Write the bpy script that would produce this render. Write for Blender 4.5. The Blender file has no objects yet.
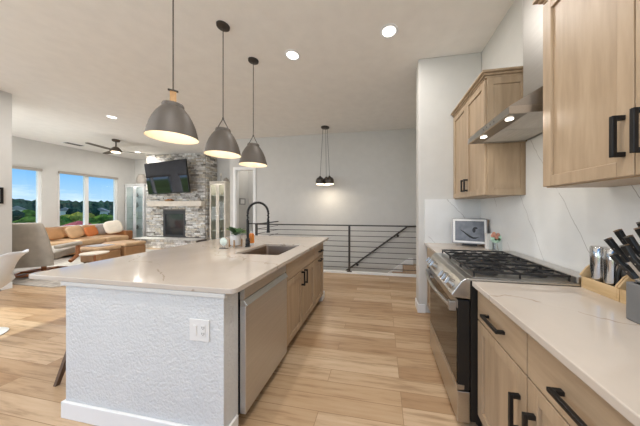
import bpy, bmesh, math, random
from mathutils import Vector, Matrix
random.seed(7)
S = bpy.context.scene
COL = S.collection
PI = math.pi

# ------------------------------------------------------------------ camera, world, sun, exposure
cam_d = bpy.data.cameras.new('camera'); cam = bpy.data.objects.new('camera', cam_d); COL.objects.link(cam)
cam.location = (0, 0, 1.36)
cam.rotation_euler = (PI/2, 0, math.atan(37/213))
cam_d.sensor_width = 36; cam_d.lens = 213/640*36
cam_d.shift_x = -25/640; cam_d.shift_y = -5/640
cam_d.clip_start = 0.02; cam_d.clip_end = 2000
S.camera = cam
S.view_settings.view_transform = 'Standard'; S.view_settings.look = 'None'
S.view_settings.gamma = 1; S.view_settings.use_curve_mapping = False
S.view_settings.exposure = 0.08
CAN_W = 6.5        # power of one ceiling downlight
SUN_W = 4.0
SKY = 1.35

def lin(c):
    return tuple(((v/255)/12.92 if v/255 <= .04045 else ((v/255+.055)/1.055)**2.4) for v in c)

w = bpy.data.worlds.new('sky'); S.world = w; w.use_nodes = True
nt = w.node_tree; nt.nodes.clear()
def N(t, kind, **kw):
    n = t.nodes.new(kind)
    for k, v in kw.items(): setattr(n, k, v)
    return n
out = N(nt, 'ShaderNodeOutputWorld'); bg = N(nt, 'ShaderNodeBackground'); bg.inputs[1].default_value = SKY
tc = N(nt, 'ShaderNodeTexCoord'); sep = N(nt, 'ShaderNodeSeparateXYZ')
nt.links.new(tc.outputs['Generated'], sep.inputs[0])
rmp = N(nt, 'ShaderNodeValToRGB'); cr = rmp.color_ramp
cr.elements[0].position = 0; cr.elements[0].color = lin((186, 212, 236))+(1,)
cr.elements[1].position = .5; cr.elements[1].color = lin((70, 135, 215))+(1,)
e = cr.elements.new(.12); e.color = lin((105, 172, 232))+(1,)
nt.links.new(sep.outputs[2], rmp.inputs[0])
mp = N(nt, 'ShaderNodeMapping'); mp.inputs['Scale'].default_value = (3, 3, 13)
nt.links.new(tc.outputs['Generated'], mp.inputs[0])
nz = N(nt, 'ShaderNodeTexNoise'); nz.inputs['Scale'].default_value = 1.6; nz.inputs['Detail'].default_value = 7; nz.inputs['Roughness'].default_value = .6
nt.links.new(mp.outputs[0], nz.inputs['Vector'])
cr2 = N(nt, 'ShaderNodeValToRGB'); cr2.color_ramp.elements[0].position = .5; cr2.color_ramp.elements[1].position = .75
nt.links.new(nz.outputs['Fac'], cr2.inputs[0])
mx = N(nt, 'ShaderNodeMix', data_type='RGBA')
nt.links.new(cr2.outputs[0], mx.inputs[0]); nt.links.new(rmp.outputs[0], mx.inputs[6])
mx.inputs[7].default_value = lin((225, 233, 242))+(1,)
nt.links.new(mx.outputs[2], bg.inputs[0]); nt.links.new(bg.outputs[0], out.inputs[0])

sun_d = bpy.data.lights.new('sun', 'SUN'); sun = bpy.data.objects.new('sun', sun_d); COL.objects.link(sun)
sun_d.energy = SUN_W; sun_d.angle = .01; sun_d.color = (1, .93, .82)
sd = Vector((1, .12, -.87)).normalized()
sun.rotation_euler = sd.to_track_quat('-Z', 'Y').to_euler()
sun.location = (-30, 0, 30)
# added fill light behind the camera, standing in for unbuilt glazing
dl = bpy.data.lights.new('rear_fill', 'AREA'); dl.shape = 'RECTANGLE'; dl.size = 8.0; dl.size_y = 2.6; dl.energy = 62; dl.color = (.93, .97, 1.0)
dlo = bpy.data.objects.new('rear_fill', dl); COL.objects.link(dlo); dlo.location = (-2.4, -2.95, 1.5); dlo.rotation_euler = (PI/2+.6, 0, 0)
# two added fill lights left of the frame; no glazing is built there
for nm, lc, ro, sx_, sy_, pw in (('dining_fill', (-6.17, -.9, 1.5), (PI/2+.5, 0, -PI/2), 2.2, 1.9, 55), ('living_fill', (-8.1, 2.64, 1.6), (PI/2+.3, 0, 0), 2.6, 1.9, 75)):
    q = bpy.data.lights.new(nm, 'AREA'); q.shape = 'RECTANGLE'; q.size = sx_; q.size_y = sy_; q.energy = pw; q.color = (.93, .97, 1.0)
    qo = bpy.data.objects.new(nm, q); COL.objects.link(qo); qo.location = lc; qo.rotation_euler = ro

# ------------------------------------------------------------------ materials
def newmat(name):
    m = bpy.data.materials.new(name); m.use_nodes = True
    return m, m.node_tree, m.node_tree.nodes['Principled BSDF']
def bump(t, b, height, strength=.3, dist=.01):
    n = N(t, 'ShaderNodeBump'); n.inputs['Strength'].default_value = strength; n.inputs['Distance'].default_value = dist
    t.links.new(height, n.inputs['Height']); t.links.new(n.outputs[0], b.inputs['Normal'])
def obco(t, scale=(1, 1, 1), rot=(0, 0, 0)):
    c = N(t, 'ShaderNodeTexCoord'); m = N(t, 'ShaderNodeMapping')
    m.inputs['Scale'].default_value = scale; m.inputs['Rotation'].default_value = rot
    t.links.new(c.outputs['Object'], m.inputs[0]); return m.outputs[0]
def noise(t, vec, scale, detail=4, rough=.55):
    n = N(t, 'ShaderNodeTexNoise'); n.inputs['Scale'].default_value = scale; n.inputs['Detail'].default_value = detail
    n.inputs['Roughness'].default_value = rough; t.links.new(vec, n.inputs['Vector']); return n.outputs['Fac']
def ramp(t, fac, stops):
    r = N(t, 'ShaderNodeValToRGB'); el = r.color_ramp.elements
    while len(el) < len(stops): el.new(.5)
    for k, (p, c) in enumerate(stops): el[k].position = p; el[k].color = lin(c)+(1,)
    t.links.new(fac, r.inputs[0]); return r.outputs[0]
def plain(name, rgb, rough=.5, metal=0, coat=0, var=.04, nscale=6, bstr=0, bscale=80, spec=.5, bd=.004):
    m, t, b = newmat(name)
    lo = tuple(max(0, v*(1-var)) for v in rgb); hi = tuple(min(255, v*(1+var)) for v in rgb)
    v = obco(t)
    t.links.new(ramp(t, noise(t, v, nscale), [(.3, lo), (.7, hi)]), b.inputs['Base Color'])
    b.inputs['Roughness'].default_value = rough; b.inputs['Metallic'].default_value = metal
    b.inputs['Specular IOR Level'].default_value = spec
    if coat: b.inputs['Coat Weight'].default_value = coat
    if bstr: bump(t, b, noise(t, v, bscale, 3), bstr, bd)
    return m
def wood(name, lo, mid, hi, grain='z', rough=.42, stretch=14):
    m, t, b = newmat(name)
    sc = {'x': (1, stretch, stretch), 'y': (stretch, 1, stretch), 'z': (stretch, stretch, 1)}[grain]
    v = obco(t, sc)
    f = noise(t, v, 2.2, 6, .6)
    t.links.new(ramp(t, f, [(.25, lo), (.5, mid), (.78, hi)]), b.inputs['Base Color'])
    b.inputs['Roughness'].default_value = rough
    bump(t, b, noise(t, v, 6, 4), .05, .003)
    return m
def brushed(name, rgb, grain='y', rough=.3, st=40):
    m, t, b = newmat(name)
    sc = {'x': (1, st, st), 'y': (st, 1, st), 'z': (st, st, 1)}[grain]
    f = noise(t, obco(t, sc), 3, 3)
    t.links.new(ramp(t, f, [(.3, tuple(v*.98 for v in rgb)), (.7, tuple(min(255, v*1.02) for v in rgb))]), b.inputs['Base Color'])
    b.inputs['Metallic'].default_value = 1; b.inputs['Roughness'].default_value = rough
    return m
def math_n(t, op, a, b=None, c=None):
    n = N(t, 'ShaderNodeMath', operation=op)
    for k, x in enumerate((a, b, c)):
        if x is None: continue
        if isinstance(x, (int, float)): n.inputs[k].default_value = x
        else: t.links.new(x, n.inputs[k])
    return n.outputs[0]
def quartz(name, base, vein, direction, period, width=.012, wob=.25, rough=.12, keep=.48, soft=(.55, 3)):
    """pale stone with thin wandering veins that run across `direction`"""
    m, t, b = newmat(name)
    v = obco(t)
    d = N(t, 'ShaderNodeVectorMath', operation='DOT_PRODUCT'); t.links.new(v, d.inputs[0]); d.inputs[1].default_value = direction
    n1 = noise(t, v, 1.3, 5, .6)
    s = math_n(t, 'ADD', d.outputs['Value'], math_n(t, 'MULTIPLY', n1, wob))
    fr = math_n(t, 'FRACT', math_n(t, 'DIVIDE', s, period))
    di = math_n(t, 'ABSOLUTE', math_n(t, 'SUBTRACT', fr, .5))
    line = math_n(t, 'SUBTRACT', 1.0, math_n(t, 'MINIMUM', math_n(t, 'DIVIDE', di, width), 1.0))
    mask = math_n(t, 'GREATER_THAN', noise(t, v, 1.9, 3), keep)
    brk = math_n(t, 'MULTIPLY', line, math_n(t, 'ADD', math_n(t, 'MULTIPLY', mask, .85), .1))
    cloud = ramp(t, noise(t, v, soft[1], 5), [(.35, tuple(x*.965 for x in base)), (.65, base)])
    mixn = N(t, 'ShaderNodeMix', data_type='RGBA'); t.links.new(brk, mixn.inputs[0]); t.links.new(cloud, mixn.inputs[6])
    mixn.inputs[7].default_value = lin(vein)+(1,)
    t.links.new(mixn.outputs[2], b.inputs['Base Color'])
    b.inputs['Roughness'].default_value = rough
    return m
def emit(name, rgb, strength):
    m = bpy.data.materials.new(name); m.use_nodes = True; t = m.node_tree; t.nodes.clear()
    o = N(t, 'ShaderNodeOutputMaterial'); em = N(t, 'ShaderNodeEmission')
    em.inputs[0].default_value = lin(rgb)+(1,); em.inputs[1].default_value = strength
    t.links.new(em.outputs[0], o.inputs[0]); return m
def glass(name, rgb=(245, 250, 250), rough=.02, ior=1.45):
    m = bpy.data.materials.new(name); m.use_nodes = True; t = m.node_tree; t.nodes.clear()
    o = N(t, 'ShaderNodeOutputMaterial'); mixs = N(t, 'ShaderNodeMixShader')
    tr = N(t, 'ShaderNodeBsdfTransparent'); tr.inputs[0].default_value = lin(rgb)+(1,)
    gl = N(t, 'ShaderNodeBsdfGlossy'); gl.inputs['Roughness'].default_value = rough
    fr = N(t, 'ShaderNodeFresnel'); fr.inputs[0].default_value = ior
    ge = N(t, 'ShaderNodeNewGeometry'); fm = math_n(t, 'MULTIPLY', fr.outputs[0], math_n(t, 'SUBTRACT', 1.0, ge.outputs['Backfacing']))
    t.links.new(fm, mixs.inputs[0]); t.links.new(tr.outputs[0], mixs.inputs[1]); t.links.new(gl.outputs[0], mixs.inputs[2])
    t.links.new(mixs.outputs[0], o.inputs[0]); return m

def floor_mat():
    m, t, b = newmat('oak_planks')
    v = obco(t)
    br = N(t, 'ShaderNodeTexBrick'); t.links.new(v, br.inputs['Vector'])
    br.inputs['Scale'].default_value = 1; br.inputs['Brick Width'].default_value = 1.5; br.inputs['Row Height'].default_value = .125
    br.inputs['Mortar Size'].default_value = .0018; br.inputs['Mortar Smooth'].default_value = .1; br.offset = .37; br.offset_frequency = 3
    br.inputs['Color1'].default_value = (.0, .0, .0, 1); br.inputs['Color2'].default_value = (1, 1, 1, 1); br.inputs['Bias'].default_value = 0
    br.inputs['Mortar'].default_value = (.5, .5, .5, 1)
    tone = ramp(t, br.outputs['Color'], [(0, (182, 150, 116)), (.5, (201, 173, 140)), (1, (217, 193, 163))])
    # shift the grain per plank
    add = N(t, 'ShaderNodeVectorMath', operation='ADD'); sc = N(t, 'ShaderNodeVectorMath', operation='SCALE'); sc.inputs['Scale'].default_value = 7.3
    t.links.new(br.outputs['Color'], sc.inputs[0]); t.links.new(v, add.inputs[0]); t.links.new(sc.outputs[0], add.inputs[1])
    mp = N(t, 'ShaderNodeMapping'); mp.inputs['Scale'].default_value = (1.2, 15, 1); t.links.new(add.outputs[0], mp.inputs[0])
    g = ramp(t, noise(t, mp.outputs[0], 2.0, 7, .62), [(.28, (170, 148, 124)), (.5, (238, 230, 220)), (.8, (255, 255, 255))])
    mu = N(t, 'ShaderNodeMix', data_type='RGBA', blend_type='MULTIPLY'); mu.inputs[0].default_value = .8
    t.links.new(tone, mu.inputs[6]); t.links.new(g, mu.inputs[7])
    dk = N(t, 'ShaderNodeMix', data_type='RGBA'); t.links.new(br.outputs['Fac'], dk.inputs[0]); t.links.new(mu.outputs[2], dk.inputs[6])
    dk.inputs[7].default_value = lin((150, 118, 84))+(1,)
    t.links.new(dk.outputs[2], b.inputs['Base Color']); b.inputs['Roughness'].default_value = .33
    return m

M = {}
M['floor'] = floor_mat()
M['ceiling'] = plain('ceiling_paint', (240, 237, 232), .9, bstr=.25, bscale=45, var=.012)
M['wall'] = plain('wall_paint', (207, 205, 200), .85, bstr=.12, bscale=60, var=.01)
M['drywall'] = plain('textured_drywall', (214, 215, 214), .7, bstr=1.0, bscale=62, var=.012, bd=.008)
M['trim'] = plain('trim_paint', (238, 238, 236), .45, var=.01)
M['cab'] = wood('maple_cabinet', (156, 134, 109), (173, 150, 123), (188, 165, 138), 'z', .42, 9)
M['cab_y'] = wood('maple_drawer', (156, 134, 109), (173, 150, 123), (188, 165, 138), 'y', .42, 9)
M['cab_dk'] = plain('cabinet_toe_brown', (70, 52, 38), .8)  # dark brown toe kick finish
M['counter'] = quartz('quartz_counter', (200, 189, 177), (160, 144, 128), (.45, .9, 0), .62, .014, .9, .1, .45)
M['counter_edge'] = plain('quartz_edge', (232, 230, 226), .2)
M['splash'] = quartz('quartz_backsplash', (232, 232, 230), (150, 146, 141), (-.6, .84, -.5), .37, .0075, .14, .15, .42)
M['steel'] = brushed('brushed_steel', (180, 177, 172), 'y', .38)
M['steel_y'] = brushed('brushed_steel_long', (200, 197, 192), 'y', .28)
M['steel_dk'] = brushed('steel_underside', (150, 148, 145), 'y', .35)
M['steel_door'] = brushed('dishwasher_steel', (206, 206, 206), 'y', .4)
M['sink'] = brushed('sink_steel', (176, 160, 145), 'y', .35)
M['trimsteel'] = plain('filter_aluminium', (205, 204, 200), .5, .1)
M['chrome'] = plain('chrome', (205, 205, 205), .12, 1)
M['black'] = plain('black_metal', (28, 27, 27), .4, .3)
M['iron'] = plain('cast_iron', (34, 33, 33), .5)
M['blackgl'] = plain('black_glass', (14, 13, 12), .06, spec=.8)
M['blackpl'] = plain('black_plastic', (22, 22, 22), .35)
M['rail'] = plain('railing_metal', (62, 58, 54), .5, .2)
M['shade'] = plain('pendant_shade', (92, 85, 78), .5, .1)
M['shade_in'] = plain('pendant_inside', (240, 226, 205), .6)
M['strap'] = wood('strap_wood', (150, 112, 72), (178, 138, 94), (196, 158, 112), 'z')
M['cord'] = plain('cord', (74, 66, 58), .7)
M['bronze'] = plain('bronze', (72, 66, 60), .4, .4)
M['fan'] = plain('fan_bronze', (92, 82, 72), .5, .2)
M['bulb'] = emit('lamp_glow', (255, 232, 200), 4)
M['can'] = emit('downlight_glow', (255, 246, 232), 6)
M['white'] = plain('white_plastic', (238, 240, 242), .3, var=.01)
M['ceramic'] = plain('white_ceramic', (232, 230, 226), .35)
M['outlet'] = plain('outlet_plastic', (228, 226, 222), .35, var=.01)
M['slot'] = plain('slot_dark', (90, 86, 82), .6)
M['leather'] = plain('tan_leather', (176, 132, 90), .45, bstr=.15, bscale=30, var=.08, nscale=4)
M['leather_lt'] = plain('light_tan_leather', (198, 163, 125), .45, bstr=.15, bscale=30, var=.06)
M['leather_dk'] = plain('brown_leather', (140, 92, 52), .45, bstr=.15, bscale=30, var=.08)
M['leather_gr'] = plain('taupe_leather', (184, 176, 164), .5, bstr=.2, bscale=26, var=.05)
M['pil_or'] = plain('rust_fabric', (190, 112, 62), .9)
M['pil_gr'] = plain('grey_fabric', (158, 150, 146), .95)
M['pil_wh'] = plain('cream_fabric', (232, 222, 206), .95)
M['throw'] = plain('throw_fabric', (186, 182, 182), .95, bstr=.4, bscale=60, var=.1, nscale=12)
M['teak'] = wood('teak', (140, 84, 46), (168, 106, 62), (188, 126, 80), 'x')
M['walnut'] = wood('walnut', (70, 52, 40), (92, 70, 54), (110, 86, 68), 'z')
M['rug'] = plain('rug_pile', (172, 166, 158), .98, bstr=.6, bscale=40, var=.14, nscale=9)
M['cream'] = plain('cream_cabinet', (222, 214, 200), .5)
M['beigein'] = plain('cabinet_interior', (196, 186, 168), .7)
M['whitecab'] = plain('white_cabinet', (226, 226, 224), .45)
M['glass'] = glass('clear_glass')
M['stone1'] = plain('stone_grey', (192, 189, 184), .9, var=.16, nscale=11, bstr=.5, bscale=22)
M['stone2'] = plain('stone_warm', (200, 192, 178), .9, var=.16, nscale=11, bstr=.5, bscale=22)
M['stone3'] = plain('stone_pale', (220, 218, 214), .9, var=.12, nscale=11, bstr=.5, bscale=22)
M['stone4'] = plain('stone_dark', (146, 141, 134), .9, var=.18, nscale=11, bstr=.5, bscale=22)
M['mortar'] = plain('stone_mortar', (110, 104, 98), .95)
M['mantel'] = plain('limestone_mantel', (212, 203, 190), .7, var=.05, nscale=4)
M['firedk'] = plain('firebox_dark', (58, 60, 62), .6)
M['glassdk'] = plain('fire_glass', (48, 54, 58), .05, spec=.7)
M['screen'] = plain('tv_screen', (84, 87, 97), .05, 1)
M['green'] = plain('leaf_green', (48, 84, 44), .5, var=.2)
M['green_lt'] = plain('leaf_light', (112, 142, 84), .5, var=.2)
M['orange'] = plain('orange_soap', (214, 128, 48), .3)
M['flower'] = plain('pink_clay', (196, 138, 116), .6)
M['bamboo'] = wood('bamboo', (190, 158, 112), (208, 178, 134), (220, 194, 152), 'y', .45, 10)
M['board'] = wood('board_wood', (158, 128, 102), (176, 148, 120), (190, 162, 134), 'z')
M['knifebl'] = plain('grey_block', (112, 112, 112), .45)
M['mat_wh'] = plain('photo_mat', (226, 224, 220), .5, var=.01)
M['photo'] = plain('photo_grey', (112, 114, 118), .25, var=.12, nscale=14)
M['silver'] = plain('silver_frame', (150, 148, 146), .35, .6)
M['taupe'] = plain('vase_taupe', (168, 160, 150), .7)
M['carpet'] = plain('stair_carpet', (176, 150, 126), .98, bstr=.4, bscale=60)
M['grass'] = plain('lawn', (140, 146, 84), .95, var=.3, nscale=.06, spec=0)
M['forest'] = plain('forest_green', (46, 66, 54), .95, var=.4, nscale=.3, spec=0)
M['bush'] = plain('bush_green', (90, 114, 48), .95, var=.4, nscale=.7, spec=0)
M['bush2'] = plain('olive_green', (146, 142, 62), .95, var=.4, nscale=.7, spec=0)
M['red'] = plain('red_fabric', (170, 40, 56), .8)
M['siding'] = plain('house_siding', (226, 224, 218), .8)
M['roofing'] = plain('roof_shingle', (150, 146, 144), .9)
M['dkglass'] = plain('house_glass', (60, 70, 80), .2)

# ------------------------------------------------------------------ mesh helpers
class MB:
    def __init__(s): s.b = bmesh.new()
    def _f(s, vs, mi):
        try:
            f = s.b.faces.new(vs); f.material_index = mi; return f
        except ValueError: return None
    def hexa(s, p, mi=0):      # p: 8 points, bottom ring then top ring
        v = [s.b.verts.new(q) for q in p]
        for q in ((3, 2, 1, 0), (4, 5, 6, 7), (0, 1, 5, 4), (1, 2, 6, 5), (2, 3, 7, 6), (3, 0, 4, 7)): s._f([v[k] for k in q], mi)
        return s
    def box(s, x0, x1, y0, y1, z0, z1, mi=0):
        return s.hexa([(x0, y0, z0), (x1, y0, z0), (x1, y1, z0), (x0, y1, z0), (x0, y0, z1), (x1, y0, z1), (x1, y1, z1), (x0, y1, z1)], mi)
    def obox(s, c, sz, rot=(0, 0, 0), mi=0):
        from mathutils import Euler
        R = Euler(rot).to_matrix(); c = Vector(c); h = Vector(sz)/2
        P = []
        for z in (-1, 1):
            for x, y in ((-1, -1), (1, -1), (1, 1), (-1, 1)): P.append(c+R@Vector((x*h.x, y*h.y, z*h.z)))
        return s.hexa(P, mi)
    def loft(s, rings, closed=True, caps=True, mi=0):
        vr = [[s.b.verts.new(p) for p in r] for r in rings]
        n = len(vr[0])
        for a, b in zip(vr, vr[1:]):
            for k in range(n if closed else n-1):
                s._f([a[k], a[(k+1) % n], b[(k+1) % n], b[k]], mi)
        if caps and closed:
            s._f(vr[0][::-1], mi); s._f(vr[-1], mi)
        return s
    def tube(s, pts, r, n=8, mi=0, caps=True):
        pts = [Vector(p) for p in pts]; rad = r if isinstance(r, (list, tuple)) else [r]*len(pts)
        t0 = (pts[1]-pts[0]).normalized(); up = Vector((0, 0, 1)) if abs(t0.z) < .9 else Vector((1, 0, 0))
        u = t0.cross(up).normalized(); rings = []
        for k, p in enumerate(pts):
            if k == 0: t = pts[1]-pts[0]
            elif k == len(pts)-1: t = pts[-1]-pts[-2]
            else: t = (pts[k+1]-p).normalized()+(p-pts[k-1]).normalized()
            t.normalize(); u = (u-t*u.dot(t)).normalized(); v = t.cross(u)
            rings.append([p+(u*math.cos(a)+v*math.sin(a))*rad[k] for a in (2*PI*j/n for j in range(n))])
        return s.loft(rings, True, caps, mi)
    def cyl(s, p0, p1, r0, r1=None, n=16, mi=0): return s.tube([p0, p1], [r0, r0 if r1 is None else r1], n, mi)
    def lathe(s, prof, c=(0, 0, 0), n=32, mi=0, caps=False):
        return s.loft([[(c[0]+r*math.cos(2*PI*k/n), c[1]+r*math.sin(2*PI*k/n), c[2]+z) for k in range(n)] for r, z in prof], True, caps, mi)
    def prism(s, poly, axis, a0, a1, mi=0):
        def q(p, a): return {'x': (a, p[0], p[1]), 'y': (p[0], a, p[1]), 'z': (p[0], p[1], a)}[axis]
        return s.loft([[q(p, a0) for p in poly], [q(p, a1) for p in poly]], True, True, mi)
    def ell(s, c, r, n=20, m=12, mi=0, pw=1.0):
        rings = []
        for j in range(m+1):
            ph = -PI/2+PI*j/m; cz = math.sin(ph); cr_ = max(math.cos(ph), .002)
            def sp(x): return math.copysign(abs(x)**pw, x)
            rings.append([(c[0]+r[0]*sp(cr_)*sp(math.cos(2*PI*k/n)), c[1]+r[1]*sp(cr_)*sp(math.sin(2*PI*k/n)), c[2]+r[2]*sp(cz)) for k in range(n)])
        return s.loft(rings, True, True, mi)
    def xf(s, mat): bmesh.ops.transform(s.b, matrix=mat, verts=s.b.verts); return s
    def build(s, name, mats, parent=None, bevel=0, smooth=0, seg=2, sub=0):
        if not isinstance(mats, (list, tuple)): mats = [mats]
        bmesh.ops.recalc_face_normals(s.b, faces=s.b.faces)
        me = bpy.data.meshes.new(name)
        if parent is None:
            xs = [v.co for v in s.b.verts]
            o0 = Vector(((min(p.x for p in xs)+max(p.x for p in xs))/2, (min(p.y for p in xs)+max(p.y for p in xs))/2, min(p.z for p in xs)))
        else:
            o0 = root_of(parent)['_base'] if '_base' in root_of(parent) else (0, 0, 0); o0 = Vector(o0)
        bmesh.ops.translate(s.b, verts=s.b.verts, vec=-o0)
        s.b.to_mesh(me); s.b.free()
        for m in mats: me.materials.append(M[m] if isinstance(m, str) else m)
        if smooth:
            for p in me.polygons: p.use_smooth = True
            me.set_sharp_from_angle(angle=math.radians(smooth))
        ob = bpy.data.objects.new(name, me); COL.objects.link(ob)
        if parent is None: ob.location = o0; ob['_base'] = tuple(o0)
        else: ob.parent = parent
        if bevel:
            bv = ob.modifiers.new('bevel', 'BEVEL'); bv.width = bevel; bv.segments = seg; bv.limit_method = 'ANGLE'; bv.angle_limit = math.radians(40)
        if sub:
            sb = ob.modifiers.new('subsurf', 'SUBSURF'); sb.levels = sub; sb.render_levels = sub
        return ob
def root_of(o):
    while o.parent: o = o.parent
    return o
def tag(o, label, cat, group=None, kind=None):
    o['label'] = label; o['category'] = cat
    if group: o['group'] = group
    if kind: o['kind'] = kind
    return o
def T(name, label, cat, base=(0, 0, 0), group=None):
    o = bpy.data.objects.new(name, None); COL.objects.link(o); o.location = base; o.empty_display_size = .1
    o['_base'] = tuple(base); return tag(o, label, cat, group)
def struct(name, mb, mats, label=None, **kw):
    o = mb.build(name, mats, **kw); o['kind'] = 'structure'
    o['label'] = label or name.replace('_', ' '); return o
def copy_tree(o, parent=None):
    c = o.copy(); COL.objects.link(c)
    if parent: c.parent = parent
    for ch in list(o.children): copy_tree(ch, c)
    return c
def B(*a): return MB().box(*a)

# ------------------------------------------------------------------ room shell
H = 3.3
fl = MB()
fl.box(-6.35, 1.22, -3.0, 2.5, -.12, 0); fl.box(-9.95, 1.22, 2.5, 4.42, -.12, 0); fl.box(-9.95, -2.84, 4.42, 5.4, -.12, 0); fl.box(.75, 1.22, 4.42, 5.4, -.12, 0)
fl.box(-9.95, -4.2, 5.4, 7.0, -.12, 0); fl.box(-4.2, -2.8, 5.4, 6.1, -.12, 0)
struct('floor', fl, 'floor', 'light oak plank floor')
struct('ceiling', B(-6.35, 1.34, -3.0, 2.5, H, H+.12).box(-9.95, 1.34, 2.5, 7.1, H, H+.12), 'ceiling', 'textured white ceiling')
struct('wall_right', B(1.22, 1.34, -3.0, 5.5, -2.6, H), 'wall', 'white wall behind the range')
struct('wall_wing', B(.47, 1.22, 2.9, 3.1, 0, H), 'wall', 'short wing wall at the end of the range counter', bevel=.008)
ws = MB(); ws.box(-3.52, 1.34, 5.4, 5.5, -2.6, H); ws.box(-4.25, -4.06, 5.4, 5.5, 0, H); ws.box(-4.06, -3.52, 5.4, 5.5, 2.43, H)
struct('wall_stair', ws, 'wall', 'tall pale wall behind the stairwell')
wh = MB(); wh.box(-4.25, -4.15, 5.5, 6.2, 0, H); wh.box(-2.9, -2.8, 5.5, 6.2, 0, H)
wh.box(-4.15, -4.005, 6.1, 6.2, 0, H); wh.box(-3.955, -2.9, 6.1, 6.2, 0, H); wh.box(-4.005, -3.955, 6.1, 6.2, 1.86, H); wh.box(-4.005, -3.955, 6.1, 6.2, 0, .5)
struct('wall_hall', wh, 'wall', 'hallway walls seen through the cased opening')
struct('wall_corner', MB().prism([(-5.05, 7.0), (-4.95, 7.0), (-4.15, 6.2), (-4.25, 6.2)], 'z', 0, H), 'wall', 'wall closing the great room corner')
struct('wall_back', B(-9.95, -4.95, 7.0, 7.1, 0, H), 'wall', 'wall behind the stone fireplace')
wl = MB(); Y0 = 2.5
WZ0, WZ1 = .74, 2.5
for a, b in ((Y0, 3.3), (4.62, 4.93), (6.43, 7.1)): wl.box(-9.95, -9.8, a, b, 0, H)
for a, b in ((3.3, 4.62), (4.93, 6.43)): wl.box(-9.95, -9.8, a, b, 0, WZ0); wl.box(-9.95, -9.8, a, b, WZ1, H)
struct('wall_left', wl, 'wall', 'great room wall with the view windows')
struct('wall_front', B(-9.8, -6.35, Y0, 2.6, 0, H), 'wall', 'great room wall behind the dining wall')
wd = MB(); wd.box(-6.35, -6.2, -3, .3, 0, H); wd.box(-6.35, -6.2, 2.0, 2.6, 0, H); wd.box(-6.35, -6.2, .3, 2.0, 0, .95); wd.box(-6.35, -6.2, .3, 2.0, 2.15, H)
struct('wall_dining', wd, 'wall', 'short wall at the left edge of the picture')
# stair shaft below the floor
sh = MB(); sh.box(-2.94, -2.84, 4.42, 5.4, -2.6, -.12); sh.box(-2.84, 1.22, 4.36, 4.42, -2.6, -.12); sh.box(-2.84, 1.22, 4.42, 5.4, -2.7, -2.6)
struct('wall_shaft', sh, 'wall', 'stairwell shaft walls below the floor')
# trims
tb = MB(); tb.box(-2.9, .75, 4.36, 4.42, 0, .035); tb.box(-2.84, .75, 4.42, 4.44, -.3, .035)
struct('trim_1', tb, 'trim', 'white curb under the stair railing')
def base_board(n, *a): struct('baseboard_'+n, B(*a), 'trim', 'white baseboard', bevel=.004)
base_board('wing_end', .456, .47, 2.885, 3.1, 0, .11)
base_board('wing_front', .456, .555, 2.886, 2.9, 0, .11)
base_board('stair', -3.44, -2.86, 5.386, 5.4, 0, .11)
base_board('back', -5.32, -4.95, 6.986, 7.0, 0, .11)
base_board('left', -9.8, -9.786, 2.6, 3.85, 0, .11)
base_board('dining', -6.2, -6.186, -3, 2.6, 0, .11)
base_board('hall', -4.15, -4.136, 5.5, 6.1, 0, .11)
dc = MB()
dc.box(-4.14, -4.06, 5.375, 5.4, 0, 2.51); dc.box(-3.52, -3.44, 5.375, 5.4, 0, 2.51); dc.box(-4.06, -3.52, 5.375, 5.4, 2.43, 2.51)
dc.box(-4.06, -4.045, 5.4, 5.5, 0, 2.43); dc.box(-3.535, -3.52, 5.4, 5.5, 0, 2.43); dc.box(-4.045, -3.535, 5.4, 5.5, 2.415, 2.43)
struct('door_1', dc, 'trim', 'white cased doorway to the hall', bevel=.003)

def window(n, y0, y1, mull, label):
    f = MB(); x0, x1 = -9.92, -9.83; t = .055
    f.box(x0, x1, y0, y0+t, WZ0, WZ1); f.box(x0, x1, y1-t, y1, WZ0, WZ1); f.box(x0, x1, y0+t, y1-t, WZ0, WZ0+t); f.box(x0, x1, y0+t, y1-t, WZ1-t, WZ1)
    for m in mull: f.box(x0, x1, m-.045, m+.045, WZ0+t, WZ1-t)
    o = struct('window_%d' % n, f, 'trim', label)
    g = B(-9.88, -9.872, y0+t, y1-t, WZ0+t, WZ1-t)
    p = g.build('pane', 'glass', o)
    B(-9.83, -9.76, y0-.02, y1+.02, WZ0-.035, WZ0).build('sill', 'trim', o, bevel=.004)
    B(-9.825, -9.74, y0+.01, y1-.01, WZ1-.075, WZ1-.002).build('shade_cassette', 'taupe', o, bevel=.01)
window(1, 3.3, 4.62, [], 'left view window beside the grey recliner')
window(2, 4.93, 6.43, [5.6], 'double view window behind the sofa')
# dining window (lets the sun onto the floor at left)
f = MB(); f.box(-6.32, -6.26, .3, .36, .95, 2.15); f.box(-6.32, -6.26, 1.94, 2.0, .95, 2.15); f.box(-6.32, -6.26, .36, 1.94, .95, 1.01); f.box(-6.32, -6.26, .36, 1.94, 2.09, 2.15)
o = struct('window_3', f, 'trim', 'dining window'); B(-6.295, -6.288, .36, 1.94, 1.01, 2.09).build('pane', 'glass', o)
f = MB(); f.box(-4.005, -3.995, 6.12, 6.18, .5, 1.86); f.box(-3.965, -3.955, 6.12, 6.18, .5, 1.86); f.box(-3.995, -3.965, 6.12, 6.18, 1.85, 1.86); f.box(-3.995, -3.965, 6.12, 6.18, .5, .51)
o = struct('window_4', f, 'trim', 'narrow bright hall sidelight'); B(-3.995, -3.965, 6.148, 6.152, .51, 1.85).build('pane', 'glass', o)

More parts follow.
